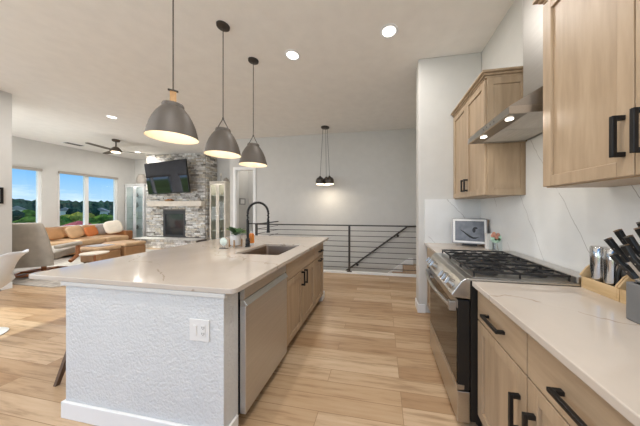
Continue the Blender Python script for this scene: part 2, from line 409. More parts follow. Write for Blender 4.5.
# ------------------------------------------------------------------ ceiling lights
def area(name, parent, loc, size, power, rgb=(1, .965, .925), rot=(0, 0, 0), shape='DISK', spread=PI):
    d = bpy.data.lights.new(name, 'AREA'); d.shape = shape; d.size = size; d.energy = power; d.color = rgb; d.spread = spread
    o = bpy.data.objects.new(name, d); COL.objects.link(o); o.parent = parent; o.location = loc; o.rotation_euler = rot; return o
def point(name, parent, loc, power, r=.03, rgb=(1, .82, .6)):
    d = bpy.data.lights.new(name, 'POINT'); d.energy = power; d.shadow_soft_size = r; d.color = rgb
    o = bpy.data.objects.new(name, d); COL.objects.link(o); o.parent = parent; o.location = loc; return o
cans = [(-1.118, 2.547, 'round recessed downlight in ceiling right of the last island pendant'),
        (.076, 2.383, 'round recessed downlight in ceiling over the range aisle'),
        (-5.67, 3.62, 'recessed downlight in ceiling left of the nearest pendant'),
        (-8.35, 6.05, 'small distant recessed downlight just right of ceiling fan light'),
        (-1.118, .55, ''), (.076, .55, ''), (-3.4, .5, ''), (-3.4, -1.6, ''), (-5.2, -.6, ''), (-.6, -1.6, ''), (.5, -1.2, ''), (-5.4, 1.4, ''), (-7.6, 2.85, ''), (-3.5, 5.85, '')]  # the unlabelled ones are unseen, added to brighten the rooms
proto = None
for x, y, lb in cans:
    lb = lb or 'added recessed downlight out of view'
    if proto is None:
        proto = t = T('recessed_light', lb, 'ceiling light', (0, 0, 0), 'recessed ceiling downlights')
        MB().lathe([(.098, 0), (.098, -.006), (.074, -.009), (.070, -.003), (.070, 0)], (0, 0, 0), 32).build('trim_ring', 'white', t, smooth=40)
        MB().cyl((0, 0, -.0005), (0, 0, -.004), .069, n=32).build('lens', 'can', t)
    else: t = copy_tree(proto)
    t.location = (x, y, H); t['label'] = lb
    area('bulb', t, (0, 0, -.02), .13, CAN_W*(2.6 if x < -5 else .35 if y > 5.8 else 1))

def pendant(y, kind, lbl, ang):
    x = -1.665; zb = 1.925
    t = T('island_pendant', lbl, 'pendant lamp', (x, y, zb), 'pendants over the island')
    h = .285; r = .174; q_ = .174/.222
    prof = [(r, 0), (r-.003, .012), (.163, .05), (.15, .1), (.132, .15), (.106, .2), (.079, .238), (.073, .243), (.073, .262), (.068, .274), (.02, .281)]
    MB().lathe(prof, (x, y, zb), 48).build('shade', 'shade', t, smooth=50)
    inn = [(r-.001, .0), (r-.006, .012), (.158, .05), (.145, .1), (.127, .15), (.101, .2), (.075, .232), (.02, .236)]
    MB().lathe(inn, (x, y, zb), 48).build('lamp_liner', 'shade_in', t, smooth=50)
    MB().ell((x, y, zb+.15), (.04, .04, .05)).build('bulb', 'bulb', t, smooth=60)
    c, s_ = math.cos(ang), math.sin(ang); hw = .066
    a = Vector((x-c*hw, y-s_*hw, zb+.245)); b = Vector((x+c*hw, y+s_*hw, zb+.245)); top = Vector((x, y, zb+.385))
    st = MB(); nrm = Vector((-s_, c, 0))*(.021 if kind == 'strap' else .009)
    for p in (a, b):
        q = top+(p-top)*.06; off = Vector((c, s_, 0))*.004
        st.hexa([p-nrm-off, p-nrm+off, p+nrm+off, p+nrm-off, q-nrm-off, q-nrm+off, q+nrm+off, q+nrm-off])
    st.build('strap', 'strap' if kind == 'strap' else 'bronze', t)['label'] = 'tan wooden yoke strap' if kind == 'strap' else 'brown yoke strap'
    MB().cyl(top-nrm*1.6, top+nrm*1.6, .009, n=10).build('pin', 'bronze', t)
    for p in (a, b): MB().cyl(p-nrm*1.3-Vector((0, 0, .004)), p+nrm*1.3-Vector((0, 0, .004)), .007, n=10).build('pin', 'bronze', t)
    MB().tube([(x, y, zb+.38), (x, y, H-.02)], .0045, 8).build('cord', 'cord', t)
    MB().lathe([(.005, -.03), (.02, -.026), (.062, -.018), (.065, 0)], (x, y, H-.0005), 32, caps=True).build('canopy', 'bronze', t, smooth=50)
    point('bulb_light', t, (0, 0, .09), 1.3, .03, (1, .88, .72))
pendant(1.46, 'strap', 'grey dome pendant hanging nearest, with tan strap, largest of three', 2.42)
pendant(2.01, 'metal', 'middle grey dome pendant over the island, between two others', .69)
pendant(2.55, 'metal', 'farthest and smallest grey dome pendant over the island', .57)

# cluster pendant over the stair
t = T('cluster_pendant', 'cluster pendant of small black domes on long cords before stair wall', 'pendant lamp', (-1.342, 4.95, 1.94))
cx, cy = -1.342, 4.95
MB().lathe([(.1, -.001), (.1, -.02), (.085, -.03), (.01, -.032)], (cx, cy, H), 32, caps=True).build('canopy', 'bronze', t, smooth=40)
for k, (dx, dy) in enumerate(((-.115, -.03), (.115, -.03), (0, .1))):
    gx, gy = cx+dx, cy+dy
    g = MB().lathe([(.0, .19), (.02, .188), (.03, .165), (.075, .14), (.1, .1), (.106, .05), (.1, .0)], (gx, gy, 1.935), 28).build('globe_shade', 'bronze', t, smooth=50)
    MB().lathe([(.098, .004), (.09, -.012), (.06, -.022), (.0, -.026)], (gx, gy, 1.935), 28).build('diffuser', 'bulb', g, smooth=60)
    MB().tube([(gx, gy, 2.12), (cx+dx*.45, cy+dy*.45, H-.028)], .004, 6).build('cord', 'black', t)
    area('bulb_light', t, (dx, dy, -.04), .1, 1.6, (1, .88, .72))

# ceiling fan
fx, fy = -7.45, 4.85
t = T('ceiling_fan', 'bronze three-blade ceiling fan with a lit hub over the living area', 'ceiling fan', (fx, fy, 2.92))
MB().lathe([(.0, 3.3), (.085, 3.299), (.08, 3.25), (.045, 3.235), (.015, 3.23)], (fx, fy, 0), 24).build('canopy', 'fan', t, smooth=50)
MB().cyl((fx, fy, 3.24), (fx, fy, 3.08), .016, n=12).build('downrod', 'fan', t)
MB().lathe([(.02, 3.1), (.06, 3.08), (.1, 3.03), (.125, 2.99), (.125, 2.965), (.1, 2.955)], (fx, fy, 0), 32, caps=True).build('motor_housing', 'fan', t, smooth=50)
MB().lathe([(.098, 2.955), (.095, 2.935), (.06, 2.925), (.01, 2.922)], (fx, fy, 0), 32, caps=True).build('light_lens', 'bulb', t, smooth=50)
area('bulb_light', t, (0, 0, -.03), .18, 3)
for a in (2.88, 2.88+2*PI/3, 2.88+4*PI/3):
    bl = MB(); r0, r1 = .1, .76
    P = [(r0, -.04), (r0+.12, -.065), (r1-.04, -.05), (r1, -.02), (r1, .03), (r1-.04, .05), (r0+.12, .065), (r0, .04)]
    bl.loft([[(p[0], p[1], 2.985+.12*p[1]-.004) for p in P], [(p[0], p[1], 2.985+.12*p[1]+.004) for p in P]])
    bl.xf(Matrix.Translation((fx, fy, 0))@Matrix.Rotation(a, 4, 'Z')).build('blade', 'fan', t)
t = T('ceiling_vent', 'small slotted ceiling vent near the window wall', 'vent', (-9.2, 4.95, H-.012))
B(-9.3, -9.1, 4.75, 5.15, H-.01, H-.0005).build('frame', 'white', t)
sl = MB()
for k in range(7): sl.box(-9.28+k*.027, -9.265+k*.027, 4.77, 5.13, H-.014, H-.0101)
sl.build('slats', 'slot', t)

# ------------------------------------------------------------------ cabinets
def shaker(mb, xf, d, y0, y1, z0, z1, rail=.058, th=.02):
    xs = sorted((xf, xf-d*th)); xp = sorted((xf-d*.012, xf-d*th))
    mb.box(*xs, y0, y0+rail, z0, z1); mb.box(*xs, y1-rail, y1, z0, z1)
    mb.box(*xs, y0+rail, y1-rail, z0, z0+rail); mb.box(*xs, y0+rail, y1-rail, z1-rail, z1)
    mb.box(*xp, y0+rail, y1-rail, z0+rail, z1-rail); return mb
def pull(xf, d, c, L, vert, parent, mat='black'):
    y, z = c; mb = MB(); t = .0075; o = xf+d*.034
    xa = sorted((o-t, o+t)); xb = sorted((xf, o-d*t)); h = L/2
    if vert:
        mb.box(*xa, y-t, y+t, z-h, z+h)
        for s_ in (-1, 1): zz = z+s_*(h-.009); mb.box(*xb, y-t, y+t, zz-.009, zz+.009)
    else:
        mb.box(*xa, y-h, y+h, z-t, z+t)
        for s_ in (-1, 1): yy = y+s_*(h-.009); mb.box(*xb, yy-.009, yy+.009, z-t, z+t)
    mb.build('handle', mat, parent, bevel=.002)['label'] = 'black bar handle'
def door(t, xf, d, y0, y1, z0, z1, hy, hz, L=.13, vert=True):
    o = shaker(MB(), xf, d, y0, y1, z0, z1).build('door', 'cab', t, bevel=.0025)
    pull(xf, d, (hy, hz), L, vert, o); return o
def drawer(t, xf, d, y0, y1, z0, z1, L=.18, handle=True):
    xs = sorted((xf, xf-d*.02))
    o = B(*xs, y0, y1, z0, z1).build('drawer', 'cab_y', t, bevel=.0025)
    if handle: pull(xf, d, ((y0+y1)/2+.012, (z0+z1)/2-.012), L, False, o)
    return o

# --- right run: near base cabinet
XF = .57; g = .003
t = T('base_cabinet', 'maple base cabinet right of the range with two drawers over two doors', 'cabinet', (.9, .93, 0))
cb = MB(); cb.box(XF+.021, 1.2, .445, 1.41, .1, .884)
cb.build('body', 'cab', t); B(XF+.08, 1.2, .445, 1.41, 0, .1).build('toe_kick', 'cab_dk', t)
ym = .962
drawer(t, XF, -1, ym+g, 1.41-g, .692, .872, .168); drawer(t, XF, -1, .445+g, ym-g, .692, .872, .168)
door(t, XF, -1, ym+g, 1.41-g, .112, .684, ym+.045, .50, .155); door(t, XF, -1, .445+g, ym-g, .112, .684, ym-.045, .50, .155)
# far base cabinet
t = T('base_cabinet', 'narrow maple base cabinet between the range and the wing wall', 'cabinet', (.9, 2.54, 0))
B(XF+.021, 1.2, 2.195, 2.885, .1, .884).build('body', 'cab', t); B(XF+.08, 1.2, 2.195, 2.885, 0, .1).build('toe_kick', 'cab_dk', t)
drawer(t, XF, -1, 2.2, 2.88, .692, .872, .16); door(t, XF, -1, 2.2, 2.537, .112, .684, 2.49, .6, .15); door(t, XF, -1, 2.543, 2.88, .112, .684, 2.59, .6, .15)
# worktops
def worktop(name, x0, x1, y0, y1, lb):
    mb = B(x0, x1, y0, y1, .885, .915); o = mb.build(name, ['counter'], bevel=.004); return tag(o, lb, 'countertop')
worktop('worktop', .54, 1.2, -.4, 1.412, 'pale veined quartz worktop in front of the range, holding the knife block')
worktop('worktop', .54, 1.2, 2.19, 2.898, 'short quartz worktop beyond the range, under the photo frame')
# backsplash
bs = MB(); bs.box(1.2, 1.2195, -.4, 2.8795, .9151, 1.4715)
bs.box(1.2, 1.2195, 1.38, 2.04, 1.4715, 1.92)
tag(bs.build('backsplash', 'splash'), 'white quartz backsplash slab with thin grey diagonal veins behind the range', 'backsplash')
tag(B(.545, 1.2, 2.88, 2.8995, .9151, 1.4715).build('backsplash', 'splash'), 'short quartz backsplash on wing wall behind the photo frame', 'backsplash')

# --- range
t = T('gas_range', 'stainless gas range with black grates and glass oven door', 'range', (.85, 1.8, 0))
ya, yb = 1.418, 2.184
B(.535, 1.19, ya, yb, .05, .912).build('body', 'blackpl', t)
for lx in (.6, 1.12):
    for ly in (ya+.05, yb-.05): MB().cyl((lx, ly, 0), (lx, ly, .05), .018).build('foot', 'blackpl', t)
cp = MB().prism([(.537, .925), (.505, .925), (.483, .908), (.425, .822), (.437, .806), (.534, .8)], 'y', ya, yb)
pan = cp.build('control_panel', 'steel_y', t, bevel=.004)
nrm = Vector((-.829, 0, .559)); along = Vector((.559, 0, .829))
mid = Vector((.452, 0, .863))
for ky in (1.50, 1.575, 1.65, 1.93, 2.005, 2.08):
    c = mid+Vector((0, ky, 0))
    k = MB().cyl(c, c+nrm*.01, .031, n=24); k.cyl(c+nrm*.01, c+nrm*.036, .027, .023, 24); k.build('knob', 'steel', pan, smooth=40)
    MB().obox(c+nrm*.04, (.012, .009, .05), (0, math.atan2(.559, .829), 0)).build('knob_grip', 'chrome', pan, bevel=.002)
dr = MB(); dr.box(.464, .533, ya+.003, yb-.003, .235, .79); od = dr.build('oven_door', 'blackpl', t, bevel=.004)
B(.460, .4638, ya+.012, yb-.012, .27, .735).build('door_glass', 'blackgl', od)
B(.459, .4638, ya+.003, yb-.003, .738, .788).build('door_band', 'steel_y', od, bevel=.001)
B(.459, .5, ya+.001, yb-.001, .236, .266).build('door_sill', 'steel_y', od, bevel=.001)
hb = []
for k in range(15):
    f_ = k/14; hb.append((.424-.03*math.sin(PI*f_), ya+.03+f_*(yb-ya-.06), .745))
MB().tube(hb, .013, 10).build('handle', 'steel_y', od, smooth=50)
for yy in (ya+.03, yb-.03): B(.416, .4588, yy-.016, yy+.016, .715, .775).build('handle_bracket', 'steel', od, bevel=.004)
st = MB(); st.box(.46, .533, ya+.003, yb-.003, .035, .225); st.build('storage_drawer', 'steel_y', t, bevel=.004)
ck = MB(); ck.box(.506, 1.195, ya-.004, yb+.004, .9152, .928); ck.build('cooktop', 'steel_y', t, bevel=.003)
B(.555, 1.09, ya+.025, yb-.025, .9281, .931).build('burner_tray', 'steel_y', t)
B(1.095, 1.19, ya+.002, yb-.002, .9281, .968).build('rear_vent', 'steel_y', t, bevel=.006)
for bx, by, br_ in ((.68, 1.56, .05), (.97, 1.56, .04), (.68, 2.04, .045), (.97, 2.04, .05), (.83, 1.8, .055)):
    bn = MB(); bn.lathe([(br_+.02, .931), (br_+.018, .938), (br_, .94), (br_, .947), (br_-.008, .951), (.0, .952)], (bx, by, 0), 24); bn.build('burner', 'iron', t, smooth=40)
third = (yb-ya-.05)/3
for k in range(3):
    y0 = ya+.025+k*third+.003; y1 = y0+third-.006; b = .0045
    gr = MB(); z0, z1 = .954, .968
    for yy in (y0, (y0+y1)/2-b, y1-2*b): gr.box(.562, 1.085, yy, yy+2*b, z0, z1)
    for xx in (.562, .818, 1.073): gr.box(xx, xx+2*b, y0, y1, z0, z1)
    for bx in (.69, .96):
        for a in range(4):
            aa = PI/4+a*PI/2; gr.obox((bx+.06*math.cos(aa), (y0+y1)/2+.06*math.sin(aa), .961), (.07, .008, .012), (0, 0, aa))
    for xx in (.562, .818, 1.073):
        for yy in (y0, y1-2*b): gr.box(xx, xx+2*b, yy, yy+2*b, .931, z0)
    gr.build('grate', 'iron', t, bevel=.002)

# --- range hood
t = T('range_hood', 'stainless chimney range hood with two lit lamps underneath', 'range hood', (.98, 1.74, 1.92))
ya, yb = 1.425, 2.05; x0, x1 = .75, 1.199; z0 = 1.925
lip = MB(); lip.box(x0, x0+.015, ya, yb, z0, z0+.045); lip.box(x0+.015, x1, ya, ya+.012, z0, z0+.045); lip.box(x0+.015, x1, yb-.012, yb, z0, z0+.045)
lip.build('lip', 'steel_y', t)
c0, c1, d0 = 1.55, 1.78, 1.03
MB().prism([(x0, z0+.0451), (x1, z0+.0451), (x1, 2.13), (d0-.01, 2.13)], 'y', ya, yb).build('canopy', 'steel', t)
B(d0, x1, c0, c1, 2.1301, H-.002).build('chimney', 'steel', t)
B(x0+.016, x0+.11, ya+.013, yb-.013, z0+.004, z0+.012).build('lamp_strip', 'steel_dk', t)
for yy in (1.52, 1.87):
    MB().cyl((.802, yy, z0+.0035), (.802, yy, z0-.001), .022, n=24).build('lamp_lens', 'can', t)
    area('hood_bulb', t, (.802-.98, yy-1.74, 0), .045, .6, (1, .93, .82))
for a, b in ((ya+.016, 1.735), (1.741, yb-.016)):
    ff = B(x0+.114, x1-.006, a, b, z0+.006, z0+.012).build('filter', 'trimsteel', t)
    sl = MB()
    for k in range(9): sl.box(x0+.13+k*.034, x0+.146+k*.034, a+.02, b-.02, z0+.0045, z0+.0059)
    sl.build('filter_slots', 'trimsteel', ff)
bt = MB()
for k in range(4): bt.cyl((x0+.001, 1.6+k*.05, z0+.022), (x0-.003, 1.6+k*.05, z0+.022), .006, n=12)
bt.build('button', 'steel_dk', t)

# --- upper cabinets
def crown(mb, xf, y0, y1, z):
    for o_, a, b in ((.0, 0, .018), (.014, .018, .036), (.032, .036, .055)): mb.box(xf-o_, 1.218, y0-o_ if y0 else y0, y1, z+a, z+b)
    return mb
XU = .89
t = T('upper_cabinet', 'maple wall cabinet beyond the hood, with two narrow doors', 'cabinet', (1.05, 2.48, 1.47))
ya, yb = 2.062, 2.895
B(XU+.021, 1.218, ya, yb, 1.472, 2.5).build('body', 'cab', t)
sp = MB()    # framed end panel facing the camera
sp.box(XU+.021, XU+.07, ya-.012, ya, 1.472, 2.5); sp.box(1.17, 1.218, ya-.012, ya, 1.472, 2.5)
sp.box(XU+.07, 1.17, ya-.012, ya, 1.472, 1.53); sp.box(XU+.07, 1.17, ya-.012, ya, 2.44, 2.5); sp.box(XU+.07, 1.17, ya-.004, ya, 1.53, 2.44)
sp.build('end_panel', 'cab', t, bevel=.002)
ym = (ya+yb)/2
door(t, XU, -1, ya, ym-.002, 1.478, 2.49, ym-.04, 1.60, .13); door(t, XU, -1, ym+.002, yb-.003, 1.478, 2.49, ym+.04, 1.60, .13)
cr_ = MB()
for o_, a, b in ((.0, 0, .018), (.014, .018, .036), (.032, .036, .055)): cr_.box(XU-o_, 1.218, ya-.012-o_, yb, 2.5+a, 2.5+b)
cr_.build('crown', 'cab_y', t, bevel=.003)
t = T('upper_cabinet', 'large maple wall cabinet at upper right, nearest the camera', 'cabinet', (1.05, .9, 1.47))
ya, yb = .484, 1.372
B(XU+.021, 1.218, ya, yb, 1.472, 2.5).build('body', 'cab', t)
ym = .928
door(t, XU, -1, ym+.002, yb-.002, 1.478, 2.49, ym+.034, 1.628, .155); door(t, XU, -1, ya+.002, ym-.002, 1.478, 2.49, ym-.034, 1.628, .155)
cr_ = MB()
for o_, a, b in ((.0, 0, .018), (.014, .018, .036), (.032, .036, .055)): cr_.box(XU-o_, 1.218, ya, yb+o_, 2.5+a, 2.5+b)
cr_.build('crown', 'cab_y', t, bevel=.003)

# ------------------------------------------------------------------ island
t = T('kitchen_island', 'white textured island end wall with baseboard', 'island', (-1.45, 1.12, 0))
IX0, IX1, IY0, IY1 = -2.036, -.874, 1.06, 3.12
b_ = MB(); b_.box(IX0, IX1, IY0, 1.18, 0, .8848); b_.box(IX0, IX0+.12, 1.18, 3.0, 0, .8848); b_.box(IX0, IX1, 3.0, IY1, 0, .8848)
b_.build('body', 'drywall', t)
bb = MB(); bb.box(IX0-.016, IX1+.016, IY0-.016, IY0, 0, .105); bb.box(IX0-.016, IX0, IY0, IY1+.016, 0, .105); bb.box(IX1, IX1+.016, IY0, 1.165, 0, .105); bb.box(IX0, IX1+.016, IY1, IY1+.016, 0, .105); bb.box(IX1, IX1+.016, 3.0, IY1, 0, .105)
bb.build('baseboard', 'trim', t, bevel=.004)
ct = MB(); ct.box(IX0-.02, IX1+.018, IY0-.016, IY0, .856, .8848); ct.box(IX1, IX1+.018, IY0, 1.165, .856, .8848); ct.box(IX0-.02, IX0, IY0, IY1, .856, .8848)
ct.build('ledger_trim', 'wall', t, bevel=.006)
# countertop with a sink cut-out and rounded corners
SX0, SX1, SY0, SY1 = -1.43, -.965, 1.87, 2.47
mb = MB(); bm = mb.b
CX0, CX1, CY0, CY1 = -2.36, -.795, 1.043, 3.165
def rrect(x0, x1, y0, y1, r, n=5):
    P = []
    for cx_, cy_, a0 in ((x1-r, y1-r, 0), (x0+r, y1-r, PI/2), (x0+r, y0+r, PI), (x1-r, y0+r, 1.5*PI)):
        for k in range(n+1): a = a0+PI/2*k/n; P.append((cx_+r*math.cos(a), cy_+r*math.sin(a)))
    return P
oo = rrect(CX0, CX1, CY0, CY1, .035); ii = rrect(SX0, SX1, SY0, SY1, .025)
def ringv(P, z): return [bm.verts.new((p[0], p[1], z)) for p in P]
ot, ib, ot2, ib2 = ringv(oo, .915), ringv(ii, .915), ringv(oo, .885), ringv(ii, .885)
n = len(oo)
for k in range(n):
    j = (k+1) % n
    mb._f([ot[k], ot[j], ib[j], ib[k]], 0); mb._f([ot2[j], ot2[k], ib2[k], ib2[j]], 0)
    mb._f([ot[j], ot[k], ot2[k], ot2[j]], 0); mb._f([ib[k], ib[j], ib2[j], ib2[k]], 0)
tag(mb.build('island_countertop', 'counter', bevel=.004), 'large pale veined quartz top of the island, cut out for a sink', 'countertop')
# sink
t = T('kitchen_sink', 'undermount steel sink let into the island worktop', 'sink', (-1.2, 2.17, .68))
sk = MB()
outr = rrect(SX0-.012, SX1+.012, SY0-.012, SY1+.012, .03); r1 = rrect(SX0-.004, SX1+.004, SY0-.004, SY1+.004, .03); r2 = rrect(SX0+.004, SX1-.004, SY0+.004, SY1-.004, .04); r3 = rrect(SX0+.03, SX1-.03, SY0+.03, SY1-.03, .04)
sk.loft([[(p[0], p[1], .8845) for p in outr], [(p[0], p[1], .8845) for p in r1], [(p[0], p[1], .70) for p in r2], [(p[0], p[1], .685) for p in r3]], True, False)
sk.b.faces.new([v for v in list(sk.b.verts)[-len(r3):]])
sk.build('basin', 'sink', t, smooth=50)
MB().lathe([(.045, .0), (.04, .004), (.02, .002), (.0, .002)], (-1.2, 2.3, .6855), 24).build('drain', 'chrome', t, smooth=40)
# faucet
fxx, fyy = -1.52, 2.22
t = T('kitchen_faucet', 'black spring-neck faucet standing behind the sink', 'faucet', (fxx, fyy, .915))
dx_, dy_ = .97, .243    # the spout reaches over the sink
MB().lathe([(.03, .0005), (.03, .006), (.024, .012), (.022, .09), (.016, .1), (.0, .1)], (fxx, fyy, .915), 24, caps=True).build('base', 'black', t, smooth=40)
MB().cyl((fxx, fyy, 1.0), (fxx, fyy, 1.22), .014, n=16).build('stem', 'black', t)
R_ = .115; cz = 1.30; arc = [(fxx, fyy, 1.21)]
for k in range(17):
    a = PI-PI*k/16; arc.append((fxx+dx_*(R_+R_*math.cos(a)), fyy+dy_*(R_+R_*math.cos(a)), cz+R_*1.08*math.sin(a)))
ex, ey = fxx+dx_*2*R_, fyy+dy_*2*R_
arc.append((ex, ey, 1.22))
MB().tube(arc, .009, 10).build('hose', 'black', t, smooth=60)
hel = []; turns = 34; L_ = len(arc)-1
for k in range(turns*8+1):
    f_ = k/(turns*8)*L_; i_ = min(int(f_), L_-1); p = Vector(arc[i_]).lerp(Vector(arc[i_+1]), f_-i_)
    tg = (Vector(arc[i_+1])-Vector(arc[i_])).normalized(); u_ = Vector((-dy_, dx_, 0)); v_ = tg.cross(u_)
    a = 2*PI*k/8; hel.append(p+(u_*math.cos(a)+v_*math.sin(a))*.013)
MB().tube(hel, .003, 5).build('spring', 'black', t, smooth=60)
MB().tube([(ex, ey, 1.225), (ex, ey, 1.19), (ex, ey, 1.11), (ex, ey, 1.075)], [.012, .016, .016, .02], 14).build('spray_head', 'black', t, smooth=40)
MB().tube([(fxx, fyy, 1.18), (ex, ey, 1.18)], .006, 8).build('support_arm', 'black', t)
MB().tube([(fxx, fyy-.02, .965), (fxx+.03, fyy-.055, .975), (fxx+.075, fyy-.075, .985)], [.011, .009, .007], 10).build('handle', 'black', t, smooth=50)

# dishwasher
XI = -.84
t = T('dishwasher', 'stainless dishwasher with a pocket handle in the island', 'dishwasher', (-1.1, 1.48, 0))
ya, yb = 1.185, 1.772
B(-1.42, XI-.032, ya, yb, .1, .875).build('body', 'blackpl', t); B(-1.42, XI-.09, ya, yb, 0, .1).build('toe_kick', 'blackpl', t)
dd = MB(); dd.box(XI-.03, XI+.012, ya+.004, yb-.004, .085, .752); d_ = dd.build('door', 'steel_door', t, bevel=.004)
MB().prism([(XI-.03, .863), (XI+.004, .863), (XI+.004, .80), (XI-.004, .79), (XI-.03, .79)], 'y', ya+.004, yb-.004).build('control_strip', 'steel_y', t, bevel=.002)
MB().prism([(XI-.028, .753), (XI+.024, .753), (XI+.024, .758), (XI-.002, .789), (XI-.028, .789)], 'y', ya+.004, yb-.004).build('pocket_handle', 'steel_y', t, bevel=.002)
# island base cabinets
t = T('base_cabinet', 'wood sink base cabinet with two doors in the island', 'cabinet', (-1.1, 2.18, 0))
bd = MB(); bd.box(-1.5, XI-.021, 1.776, 1.8, .1, .884); bd.box(-1.5, XI-.021, 2.57, 2.594, .1, .884); bd.box(-1.5, XI-.021, 1.8, 2.57, .1, .12); bd.box(-1.5, -1.48, 1.8, 2.57, .12, .884); bd.box(XI-.03, XI-.021, 1.8, 2.57, .12, .884)
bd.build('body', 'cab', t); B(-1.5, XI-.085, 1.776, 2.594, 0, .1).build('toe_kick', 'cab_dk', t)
drawer(t, XI, 1, 1.78, 2.59, .70, .872, handle=False)
door(t, XI, 1, 1.78, 2.183, .112, .692, 2.145, .615, .15); door(t, XI, 1, 2.188, 2.59, .112, .692, 2.226, .615, .15)
t = T('base_cabinet', 'narrow wood base cabinet at the far end of the island', 'cabinet', (-1.1, 2.8, 0))
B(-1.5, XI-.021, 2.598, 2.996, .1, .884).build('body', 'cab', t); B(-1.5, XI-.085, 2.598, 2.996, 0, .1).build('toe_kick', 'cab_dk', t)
drawer(t, XI, 1, 2.601, 2.993, .70, .872, .13); door(t, XI, 1, 2.601, 2.993, .112, .692, 2.8, .655, .13, False)

# island outlet
t = T('wall_outlet', 'white switch and outlet plate on the island end wall', 'outlet', (-1.026, IY0, .66))
B(-1.092, -.962, IY0-.007, IY0-.0005, .60, .725).build('plate', 'outlet', t, bevel=.003)
B(-1.062, -1.04, IY0-.012, IY0-.007, .635, .692).build('rocker', 'outlet', t, bevel=.002)
of = B(-1.012, -.984, IY0-.010, IY0-.007, .63, .697).build('socket', 'outlet', t, bevel=.002)
sl = MB()
for zz in (.648, .682):
    sl.box(-1.006, -1.003, IY0-.0112, IY0-.0101, zz-.005, zz+.006); sl.box(-.993, -.99, IY0-.0112, IY0-.0101, zz-.005, zz+.006); sl.cyl((-.998, IY0-.0112, zz-.009), (-.998, IY0-.0101, zz-.009), .0025, n=8)
sl.build('socket_slots', 'slot', of)

# small things on the island
px_, py_ = -1.66, 2.2
t = T('potted_plant', 'dark green leafy plant in a white pot on a wooden stand by the faucet', 'plant', (px_, py_, .915))
MB().lathe([(.0, .02), (.048, .02), (.056, .03), (.058, .135), (.053, .135), (.051, .12), (.0, .12)], (px_, py_, .915), 28).build('pot', 'ceramic', t, smooth=40)
stn = MB()
for a in (.4, .4+PI/2, .4+PI, .4+1.5*PI): stn.box(px_+.065*math.cos(a)-.005, px_+.065*math.cos(a)+.005, py_+.065*math.sin(a)-.005, py_+.065*math.sin(a)+.005, .9152, 1.0)
stn.obox((px_, py_, .929), (.13, .009, .009), (0, 0, .4)); stn.obox((px_, py_, .929), (.009, .13, .009), (0, 0, .4))
stn.build('pot_stand', 'strap', t)
def leaf(c, yaw, pitch, L, wd):
    mb = MB(); rings = []; nn = 7
    for k in range(nn):
        f_ = k/(nn-1); w_ = wd*math.sin(PI*(.12+.86*f_)); xx = L*f_; zz = L*(math.sin(pitch)*f_-.3*f_*f_); xx *= math.cos(pitch)*.9+.1
        rings.append([(xx, -w_, zz+w_*.4), (xx, 0, zz-.001), (xx, w_, zz+w_*.4), (xx, 0, zz+.002)])
    mb.loft(rings); mb.xf(Matrix.Translation(c)@Matrix.Rotation(yaw, 4, 'Z')); return mb
lv = 0
for k in range(13):
    leaf((px_, py_, 1.045), k*2.4, .5+.6*((k*7) % 5)/5, .155+.05*((k*3) % 4)/3, .03).build('leaf', 'green' if k % 4 else 'green_lt', t, smooth=60)
tx, ty = -1.72, 2.08
t = T('acrylic_ornament', 'small pale acrylic ornament on island left of the potted plant', 'ornament', (tx, ty, .915))
B(tx-.04, tx+.045, ty-.02, ty+.02, .9152, .921).build('base', 'slot', t)
MB().lathe([(.0, -.004), (.04, -.004), (.045, 0), (.04, .004), (.0, .004)], (0, 0, 0), 24).xf(Matrix.Translation((tx, ty, .99))@Matrix.Rotation(PI/2, 4, 'X')).build('disc', plain('pale_acrylic', (206, 216, 206), .2, var=.1, nscale=30), t, smooth=40)
MB().cyl((tx-.012, ty, .921), (tx-.012, ty, .955), .003).build('post', 'chrome', t); MB().cyl((tx+.012, ty, .921), (tx+.012, ty, .955), .003).build('post', 'chrome', t)
sx_, sy_ = -1.565, 2.36
t = T('soap_bottle', 'bottle of orange dish soap behind the black faucet', 'bottle', (sx_, sy_, .915))
MB().lathe([(.0, .0005), (.03, .0005), (.032, .01), (.032, .02), (.0, .02)], (sx_, sy_, .915), 20).build('bottle_foot', 'white', t, smooth=40)
MB().lathe([(.0, .021), (.032, .021), (.032, .11), (.026, .13), (.012, .14), (.0, .14)], (sx_, sy_, .915), 20).build('bottle', 'orange', t, smooth=50)
MB().lathe([(.0, .141), (.011, .141), (.011, .165), (.0, .166)], (sx_, sy_, .915), 16).build('cap', 'white', t, smooth=40)

# ------------------------------------------------------------------ things on the range counters
def photo_frame():
    W, Hh = .355, .29
    t = T('photo_frame', 'digital photo frame showing a grey bird picture on the far counter', 'photo frame', (0, 0, 0))
    f = MB(); f.box(-W/2, W/2, -.006, .012, 0, Hh); f.build('frame', 'silver', t, bevel=.003)
    B(-W/2+.01, W/2-.01, -.0075, -.0061, .01, Hh-.01).build('mat_border', 'mat_wh', t)
    B(-W/2+.032, W/2-.032, -.009, -.0076, .03, Hh-.03).build('picture', 'photo', t)
    bd = MB()
    bd.loft([[(-.09+.18*f_, -.0095, .115+.05*math.sin(f_*3.3+2.2)-w), (-.09+.18*f_, -.0115, .115+.05*math.sin(f_*3.3+2.2)), (-.09+.18*f_, -.0095, .115+.05*math.sin(f_*3.3+2.2)+w)] for f_, w in ((0, .002), (.2, .008), (.5, .012), (.7, .01), (.85, .008), (1, .002))])
    bd.ell((.045, -.0102, .155), (.016, .0012, .028)); bd.ell((.06, -.0102, .18), (.022, .0012, .011))
    bd.build('bird_silhouette', 'blackpl', t)
    B(-.075, .075, -.012, .05, -.02, -.002).build('stand', 'blackpl', t, bevel=.004)
    t.rotation_euler = (-.2, 0, -.28)
    return t
t = photo_frame(); t.location = (.985, 2.64, .952)
